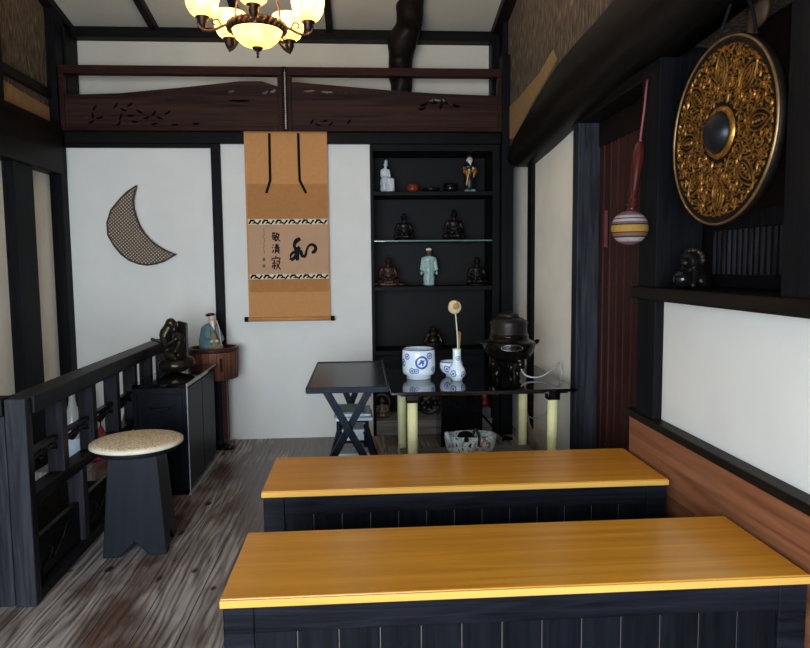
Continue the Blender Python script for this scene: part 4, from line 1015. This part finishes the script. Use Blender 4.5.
t = thing('bronze_sculpture', 'dark bronze sculpture of an embracing pair on bulbous base, on black cabinet', 'sculpture', (-1.082, 3.93, .597))
blob('bronze_base', [('e', (0, 0, .045), (.095, .075, .046)), ('e', (.06, .03, .055), (.05, .06, .04))], .005, 'bronze', t)
blob('figures', [('e', (-.01, 0, .10), (.05, .045, .04)), ('c', (-.035, 0, .1), (-.048, -.005, .22), .030, .034), ('c', (-.048, -.005, .22), (-.02, 0, .275), .034, .03), ('e', (-.012, -.006, .29), (.030, .03, .028)),
     ('c', (-.055, -.01, .24), (-.035, -.04, .16), .02, .014), ('c', (-.035, -.04, .16), (.025, -.045, .2), .014, .013), ('c', (.02, 0, .09), (.035, -.005, .19), .032, .034), ('e', (.035, -.01, .2), (.032, .035, .04)), ('e', (.012, -.022, .255), (.022, .025, .028)),
     ('c', (.05, -.015, .2), (.02, -.045, .13), .016, .013), ('c', (.02, -.045, .13), (-.02, -.03, .105), .016, .014), ('c', (-.03, -.03, .11), (.02, -.05, .085), .02, .014)], .0045, 'bronze', t, 2)
MB().box(-.03, .012, .02, .05, .05, .295).frustum([(.02, .015, .06), (.075, .0, .06), (.075, .03, .06), (.02, .045, .06)], [(.02, .015, .30), (.075, .0, .285), (.075, .03, .285), (.02, .045, .30)]).build('back_slab', 'bronze_black', t, .004)
MB().tube(cat_spline([(-.05, 0, .185), (-.09, -.01, .188), (-.125, -.015, .2)], 5), [.012]*5+[.009]*5+[.006], 8).build('branch', 'bronze_black', t)

PX, PY = -.972, 4.455
t = thing('drum_stand', 'reddish stave-built drum table with beaded handle, on a dark post beside the cabinet', 'stand', (PX, PY, 0))
PX2 = PX
dr = MB().lathe([(.135, .475), (.150, .477), (.157, .66), (.153, .672), (.14, .672), (.138, .64), (0, .64)], 48)
dr.lathe([(0, .475), (.135, .475)], 48)
dr.build('drum', 'drum', t)
MB().lathe([(.140, .655), (.158, .655), (.165, .662), (.165, .676), (.158, .682), (.142, .682), (.138, .672), (.140, .655)], 48).build('rim', 'drum_dark', t)
b = MB()
for k in range(20):
    a = 2*PI*k/20; b.bar((.1515*math.cos(a), .1515*math.sin(a), .48), (.157*math.cos(a), .157*math.sin(a), .655), .003, .004)
b.build('stave_seam', 'drum_dark', t)
hb = MB(); a = math.radians(-62)
for k in range(4): hb.lathe([(.006, -.003), (.011, 0), (.006, .003), (.003, 0), (.006, -.003)], 12, mtx=Matrix.Translation((.158*math.cos(a), .158*math.sin(a), .545+k*.022)) @ Matrix.Rotation(a, 4, 'Z') @ Matrix.Rotation(PI/2, 4, 'Y'))
hb.build('beaded_handle', 'chand_dark', t)
MB().box(-.01, .05, -.05, .05, .03, .475).build('post', 'post', t, .006)
MB().box(.055, .085, -.05, -.01, .03, .475).build('post', 'drum_dark', t, .006)
b = MB().box(-.12, .12, -.06, .06, .0, .03); b.build('foot', 'lacquer', t, .012)
b = MB().tube(cat_spline([(.06, -.05, .04), (.10, -.10, .03), (.125, -.06, .035), (.12, 0, .04)], 6), .012, 10); b.build('curved_foot', 'lacquer', t)

t = thing('hermit_statuette', 'seated old hermit statuette in teal robe on the wooden drum', 'statuette', (-.978, 4.435, .652), math.radians(22))
t.scale = (.95, .95, 1.22)
s = 1.0
blob('robe', [('e', (-.01, .0, .035), (.078, .065, .04)), ('e', (-.015, .01, .08), (.055, .045, .06)), ('e', (-.01, .01, .125), (.048, .036, .03)), ('c', (-.05, .0, .12), (-.07, -.02, .06), .022, .022), ('c', (.035, .0, .125), (.06, -.025, .07), .020, .020), ('c', (-.07, -.02, .06), (-.02, -.055, .05), .022, .016)], .005, 'teal', t)
blob('under_robe', [('e', (.01, -.045, .028), (.06, .03, .028)), ('c', (.0, -.035, .125), (.01, -.05, .06), .018, .024)], .005, 'olive', t)
blob('head', [('c', (0, 0, .135), (.002, -.008, .16), .014, .013), ('e', (.004, -.012, .178), (.022, .024, .026)), ('e', (.006, -.038, .175), (.004, .007, .005)), ('e', (-.019, -.006, .174), (.004, .006, .01)), ('e', (.026, -.008, .174), (.004, .006, .01))], .003, 'skin', t)
blob('beard', [('c', (.004, -.032, .158), (.008, -.05, .105), .013, .006)], .003, 'white_hair', t)
blob('hat', [('e', (-.002, -.004, .2), (.03, .03, .010)), ('e', (-.016, .0, .198), (.022, .02, .009))], .003, 'black_robe', t)
for q in (-.012, .022): blob('hand', [('e', (q, -.07, .062), (.013, .012, .009))], .003, 'skin', t)
MB().tube([(.055, -.06, .02), (.045, -.05, .12), (.03, -.035, .17)], .004, 6).build('staff', 'peach', t)

# ================================================================== FOLDING TABLE
t = thing('folding_table', 'dark wooden folding side table with crossed legs before the scroll panel', 'table', (-.068, 3.55, 0))
fx, fy, fz = .193, .43, .632
MB().box(-fx, fx, -fy, fy, fz-.02, fz).build('table_top', 'fold_top', t, .003)
b = MB().box(-fx, fx, -fy-.004, -fy+.008, fz-.024, fz+.004).box(-fx, fx, fy-.008, fy+.004, fz-.024, fz+.004).box(-fx-.004, -fx+.006, -fy, fy, fz-.022, fz+.003).box(fx-.008, fx+.004, -fy, fy, fz-.024, fz+.012)
b.build('rim', 'fold', t, .002)
for y, zx, hw_, in ((-fy+.06, .42, .105), (fy-.06, .385, .085)):
    k_ = hw_/(fz-.02-zx)
    for q in (-1, 1):
        MB().bar((q*hw_, y+q*.0125, fz-.02), (-q*k_*zx, y+q*.0125, 0), .034, .022, (0, 1, 0)).build('leg', 'fold', t, .002)
for q in (-1, 1): MB().bar((q*.10, -fy+.07, .585), (q*.085, fy-.07, .585), .02, .02).build('stretcher', 'fold', t)
t = thing('storage_stand', 'small dark stand with splayed legs and white papers, beneath the folding table', 'stand', (-.055, 3.70, 0))
MB().box(-.088, .088, -.10, .10, .352, .366).build('top', 'fold', t, .002)
for q in (-1, 1):
    MB().box(min(q*.068, q*.088), max(q*.068, q*.088), -.10, .10, .25, .352).build('side_panel', 'fold', t, .002)
    for y in (-.085, .085): MB().bar((q*.07, y, .30), (q*.155, y, .0), .03, .024, (0, 1, 0)).build('leg', 'fold', t, .002)
MB().box(-.068, .068, -.09, .10, .235, .25).build('shelf', 'fold', t, .002)
MB().box(-.13, .13, -.05, .05, .05, .065).build('shelf', 'fold', t, .002)
MB().box(-.06, .06, -.085, .08, .25, .31).build('papers', 'book_white', t)
MB().box(-.10, .10, -.06, .06, .065, .17).build('papers', 'book_white', t)
MAG = [('book_white', .016, .10, 'white magazine at the bottom of the stack under the folding table'), ('book_blue', .008, .088, 'thin blue magazine second from the bottom in the stack under the folding table'),
       ('book_white', .014, .094, 'white magazine under the green one in the stack under the folding table'), ('book_green', .010, .075, 'grey-green magazine on top of the stack under the folding table')]
z = .366
for k, (mt, hh, w, lb) in enumerate(MAG):
    tag(MB().box(-w, w, -.12, .11, 0, hh).build('magazine', mt, None, .002, (-.055+(.008, -.012, .004, -.02)[k], 3.70, z)), lb, 'magazine', 'magazines under the folding table'); z += hh

# ================================================================== LACQUER TABLE
TZ = .60
t = thing('lacquer_table', 'black glossy lacquer low table on pale bamboo legs before the alcove', 'table', (.60, 3.52, 0))
tx0, tx1, ty0, ty1 = -.465, .442, -.375, .40
MB().box(tx0, tx1, ty0, ty1, TZ-.015, TZ).build('table_top', 'lacquer', t, .003)
for yy in (ty0+.06, ty1-.08): MB().box(tx0+.05, tx1-.03, yy, yy+.03, TZ-.032, TZ-.015).build('apron', 'lacquer', t)
for x, y in ((-.360, -.34+.0), (-.372, .30), (.328, -.34), (.338, .30)):
    lg = MB().lathe([(.0, 0), (.024, 0), (.025, .17), (.0265, .175), (.025, .18), (.0255, .36), (.027, .365), (.0255, .37), (.026, .545), (0, .545)], 20, (x, y, 0)).build('leg', 'bamboo', t)
    MB().box(x-.03, x+.03, y-.03, y+.03, .545, TZ-.015).build('leg_cap', 'lacquer', lg, .003)

def lathe_dec(prof, c, parent, mat, circles, name='blue_motif'):
    """blue painted rings wrapped round a lathed vessel: circles = (angle, z, radius)"""
    b = MB()
    def rad(z):
        for (r0, z0), (r1, z1) in zip(prof, prof[1:]):
            if min(z0, z1) <= z <= max(z0, z1) and abs(z1-z0) > 1e-6: return r0+(r1-r0)*(z-z0)/(z1-z0)
        return prof[-1][0]
    def W(a0, z0):
        def f(u, v, hh):
            r = rad(z0+v)+.0004+hh; a = a0+u/max(.02, rad(z0)); return (r*math.cos(a), r*math.sin(a), z0+v)
        return f
    rs = random.Random(11)
    for a, z, q in circles:
        b = MB(); fr = W(a, z); n = 20
        b.ribbon([(q*math.cos(2*PI*i/n), q*math.sin(2*PI*i/n)) for i in range(n+1)], q*.36, 0, .0006, fr)
        b.ribbon([(-q*.55, -q*.4), (-q*.1, q*.1), (q*.5, q*.35)], [q*.3, q*.5, q*.2], 0, .0006, fr)
        b.ribbon([(q*.1, -q*.6), (q*.25, -q*.1), (-q*.2, q*.5)], [q*.2, q*.4, q*.2], 0, .0006, fr)
        b.build(name, 'cobalt', parent)
# jar
t = thing('porcelain_jar', 'large blue and white porcelain jar on the lacquer table', 'jar', (.304, 3.545, TZ))
prof = [(.062, 0), (.066, .004), (.066, .018), (.082, .026), (.087, .04), (.088, .12), (.086, .15), (.082, .158)]
jb = MB().lathe([(0, .001)]+prof+[(.076, .163), (.070, .160), (.076, .15), (.079, .06), (0, .03)], 48).build('body', 'bw', t)
lathe_dec(prof, None, jb, 'cobalt', [(-PI/2+.10, .095, .03), (-PI/2-.5, .05, .014), (-PI/2-.22, .05, .012), (-PI/2-.85, .125, .014), (-PI/2+.62, .128, .015), (-PI/2+.95, .055, .013), (-PI/2-1.25, .09, .018), (.5, .08, .03), (1.8, .09, .03)])
MB().lathe([(.0835, .1555), (.0845, .158), (.082, .1605), (.0815, .158), (.0835, .1555)], 48).build('rim_line', 'cobalt', jb)
t = thing('porcelain_bowl', 'small blue and white bowl just behind the slender vase', 'bowl', (.487, 3.60, TZ))
prof = [(.03, 0), (.032, .012), (.052, .024), (.062, .045), (.063, .065), (.060, .08)]
bb = MB().lathe([(0, .001)]+prof+[(.057, .08), (.058, .06), (.05, .032), (0, .02)], 40).build('body', 'bw', t)
lathe_dec(prof, None, bb, 'cobalt', [(-PI/2-.55, .045, .016), (-PI/2+.0, .05, .018), (-PI/2+.8, .045, .016), (.6, .045, .016), (2.2, .045, .016)])
MB().lathe([(.0605, .077), (.0618, .079), (.0605, .0815), (.0595, .079), (.0605, .077)], 40).build('rim_line', 'cobalt', bb)
t = thing('porcelain_vase', 'slender blue and white bottle vase holding a dried pod', 'vase', (.497, 3.455, TZ))
prof = [(.028, 0), (.030, .012), (.042, .024), (.046, .04), (.040, .062), (.027, .083), (.0215, .10), (.0205, .15), (.022, .166)]
vb = MB().lathe([(0, .001)]+prof+[(.019, .166), (.0175, .12), (0, .11)], 36).build('body', 'bw', t)
lathe_dec(prof, None, vb, 'cobalt', [(-PI/2-.6, .040, .016), (-PI/2+.15, .118, .011), (-PI/2+.7, .035, .014), (1, .04, .015)])
t = thing('dried_pod', 'cream dried seed pod on a pale stem, standing in the vase', 'dried flower', (.497, 3.455, TZ+.122))
MB().tube(cat_spline([(.006, 0, 0), (.004, .004, .10), (-.004, .0, .20), (-.008, -.004, .235)], 6), .0035, 8).build('stem', 'stem', t)
blob('pod', [('e', (-.012, -.008, .262), (.036, .024, .036)), ('e', (-.016, -.012, .272), (.030, .026, .028))], .004, 'pod', t)
MB().ball((-.010, -.035, .268), (.017, .006, .017), 14, 8).build('seed_face', 'stick', t)
t = thing('thin_sticks', 'pair of short yellow-brown sticks standing in the vase beside the pod', 'stick', (.497, 3.455, TZ+.122))
MB().tube([(.004, .006, 0), (.012, .004, .135)], .0035, 8).build('stick', 'stick', t)
MB().tube([(.01, .0, 0), (.019, 0, .13)], .003, 8).build('stick', 'stick', t)
# brazier + kettle
t = thing('brazier', 'glossy dark bronze three-legged brazier on the lacquer table', 'brazier', (.797, 3.57, TZ))
MB().lathe([(0, .075), (.05, .075), (.085, .085), (.118, .11), (.139, .145), (.146, .172), (.143, .186), (.130, .190), (.112, .196), (.104, .212), (.103, .232), (.098, .232), (.097, .2), (.12, .17), (.10, .12), (0, .095)], 56).build('bowl', 'bronze_pot', t)
MB().lathe([(.103, .214), (.1075, .219), (.103, .224)], 48).build('neck_ring', 'bronze_pot', t)
for k in range(3):
    a = math.radians(-90+35+120*k); ca, sa = math.cos(a), math.sin(a)
    MB().tube(cat_spline([(.075*ca, .075*sa, .10), (.085*ca, .085*sa, .065), (.062*ca, .062*sa, .03), (.072*ca, .072*sa, .003)], 6), [.030]*4+[.025]*4+[.018]*4+[.013]*4+[.012]*2+[.013], 12).build('leg', 'bronze_pot', t)
for a in (math.radians(172), math.radians(2)):
    ca, sa = math.cos(a), math.sin(a)
    MB().tube(cat_spline([(.135*ca, .135*sa-.02, .17), (.16*ca, .16*sa-.012, .186), (.162*ca, .162*sa+.012, .186), (.135*ca, .135*sa+.02, .17)], 5), .009, 8).build('handle', 'bronze_pot', t)
a0 = -PI/2-.1
b = MB()
vs = []
for i in range(17):
    u = -.40+.80*i/16; zt = .166+.016*math.sqrt(max(0, 1-(u/.40)**2)); zb = .166-.014*math.sqrt(max(0, 1-(u/.40)**2))
    for zz, rr in ((zb, .1465), (zt, .1465)): vs.append((rr*math.cos(a0+u), rr*math.sin(a0+u), zz))
b.add(vs, [(2*i, 2*i+2, 2*i+3, 2*i+1) for i in range(16)], False); b.build('fire_window', 'cup_black', t)
b = MB(); loop = [vs[2*i] for i in range(17)]+[vs[2*i+1] for i in range(15, 0, -1)]
b.tube(loop, .0035, 6, closed=True); b.build('window_rim', plain('polished_bronze_rim', (110, 108, 100), .2, .8), t)
t = thing('iron_kettle', 'matt dark iron kettle with lid sitting in the bronze brazier', 'kettle', (.797, 3.57, TZ+.205))
MB().lathe([(0, .0), (.075, .0), (.094, .012), (.098, .02), (.1015, .024), (.1015, .030), (.098, .036), (.0985, .085), (.094, .098), (.074, .110), (.060, .114), (.056, .112), (0, .108)], 48).build('body', 'iron', t)
MB().lathe([(0, .137), (.012, .137), (.02, .134), (.047, .135), (.054, .13), (.056, .112), (0, .112)], 36).build('lid', 'iron', t)
MB().lathe([(0, .145), (.012, .144), (.016, .140), (.012, .136), (0, .136)], 16).build('lid_knob', 'bronze_pot', t)
for s in (-1, 1): MB().lathe([(.006, -.004), (.012, 0), (.006, .004), (.003, 0), (.006, -.004)], 12, mtx=Matrix.Translation((s*.1, -.01, .085)) @ Matrix.Rotation(PI/2, 4, 'Y')).build('lug', 'iron', t)
P = [(.845, 3.50, TZ+.055), (.86, 3.44, TZ+.02), (.92, 3.42, TZ+.012), (.985, 3.46, TZ+.03), (1.045, 3.52, TZ+.055), (1.085, 3.58, TZ+.06), (1.095, 3.60, TZ-.03), (1.08, 3.7, TZ-.12), (1.05, 3.85, TZ-.30), (1.03, 4.1, .25)]
tag(MB().tube(cat_spline(P, 6), .0042, 8).build('electric_cord', 'cord'), 'grey white cord from the brazier looping down the right wall', 'cord')

# under the table
t = thing('black_box', 'tall plain black lacquered box under the lacquer table', 'box', (.638, 4.36, 0))
MB().box(-.135, .135, -.14, .14, 0, .44).build('body', 'lacquer', t, .004)
MB().box(-.14, .14, -.145, .145, .44, .455).build('lid', 'lacquer', t, .003)
t = thing('low_plank_stand', 'low weathered grey plank stand with scalloped brown end under the table', 'stand', (.63, 3.68, 0))
MB().box(-.42, .335, -.10, .10, .135, .155).build('plank', 'greywood', t, .003)
for x in (-.40, .24): MB().box(x, x+.03, -.09, .09, 0, .135).build('leg', 'greywood', t, .003)
zf = [(3.90, .33), (3.875, .33), (3.83, .275), (3.78, .255), (3.72, .25), (3.67, .205), (3.61, .19), (3.56, .15), (3.52, .13), (3.52, .0), (3.90, 0)]
MB().prism([(y-3.68, z) for y, z in zf], 'x', .338, .352).build('scalloped_end', plain('brown_carved_end', (116, 94, 80), .6, var=.2), t)
t = thing('cloth_basket', 'floral printed cloth-lined basket with dark handle on the grey plank stand', 'basket', (.605, 3.68, .155))
MB().lathe([(0, 0), (.125, 0), (.138, .02), (.148, .085), (.145, .098), (.138, .098), (.132, .03), (0, .012)], 48, sy=.6).build('basket_body', 'floral', t)
MB().tube(cat_spline([(.03, -.088, .05), (.036, -.088, .09), (.036, -.05, .112), (.034, .04, .112), (.034, .085, .08)], 6), .008, 8).build('handle', plain('dark_brown_handle', (58, 40, 34), .5), t)
blob('black_cloth', [('e', (-.03, -.02, .085), (.05, .05, .035)), ('e', (-.03, -.06, .085), (.035, .03, .028))], .006, 'black', t)
tag(MB().tube([(.49, 3.62, .20), (.458, 3.60, .285)], .012, 10).build('paper_roll', 'book_white'), 'white paper roll leaning in the floral basket', 'roll')
P = [(.80, 4.60, .19), (.86, 4.53, .125), (.93, 4.52, .06), (.965, 4.52, .03), (.90, 4.47, .02), (.98, 4.46, .03)]
P = [(.80, 4.56, .20), (.85, 4.55, .14), (.92, 4.56, .06), (.965, 4.54, .015), (1.02, 4.46, .012), (.95, 4.44, .012)]
tag(MB().tube(cat_spline(P, 6), .008, 8).build('black_cable', 'black'), 'black cable trailing to the floor right of the black box', 'cable')

# ================================================================== LIGHT
w = bpy.data.worlds.new('world'); SC.world = w; w.use_nodes = True
bg = w.node_tree.nodes['Background']; bg.inputs[0].default_value = (.72, .84, 1, 1); bg.inputs[1].default_value = .35
def area(name, loc, rot, sx, sy, e, c):
    l = bpy.data.lights.new(name, 'AREA'); l.shape = 'RECTANGLE'; l.size = sx; l.size_y = sy; l.energy = e; l.color = c
    o = bpy.data.objects.new(name, l); COL.objects.link(o); o.location = loc; o.rotation_euler = rot; return o
area('window_daylight', (-.7, -1.58, 1.0), (math.radians(76), 0, math.radians(-6)), 2.2, 1.7, 205, (.74, .875, 1.0))
def point(name, loc, e, c, r):
    l = bpy.data.lights.new(name, 'POINT'); l.energy = e; l.color = c; l.shadow_soft_size = r
    o = bpy.data.objects.new(name, l); COL.objects.link(o); o.location = loc; return o
for k in range(5):
    a = math.radians(-90+5+72*k); point('lamp_light', (CX+RA*math.cos(a), CY+RA*math.sin(a), 2.242), 15, (1, .84, .60), .02)
point('lamp_light', (CX, CY, 2.155), 9, (1, .85, .62), .02)
SC.view_settings.view_transform = 'Standard'; SC.view_settings.look = 'None'; SC.view_settings.gamma = 1; SC.view_settings.exposure = 0.34
SC.view_settings.use_curve_mapping = False
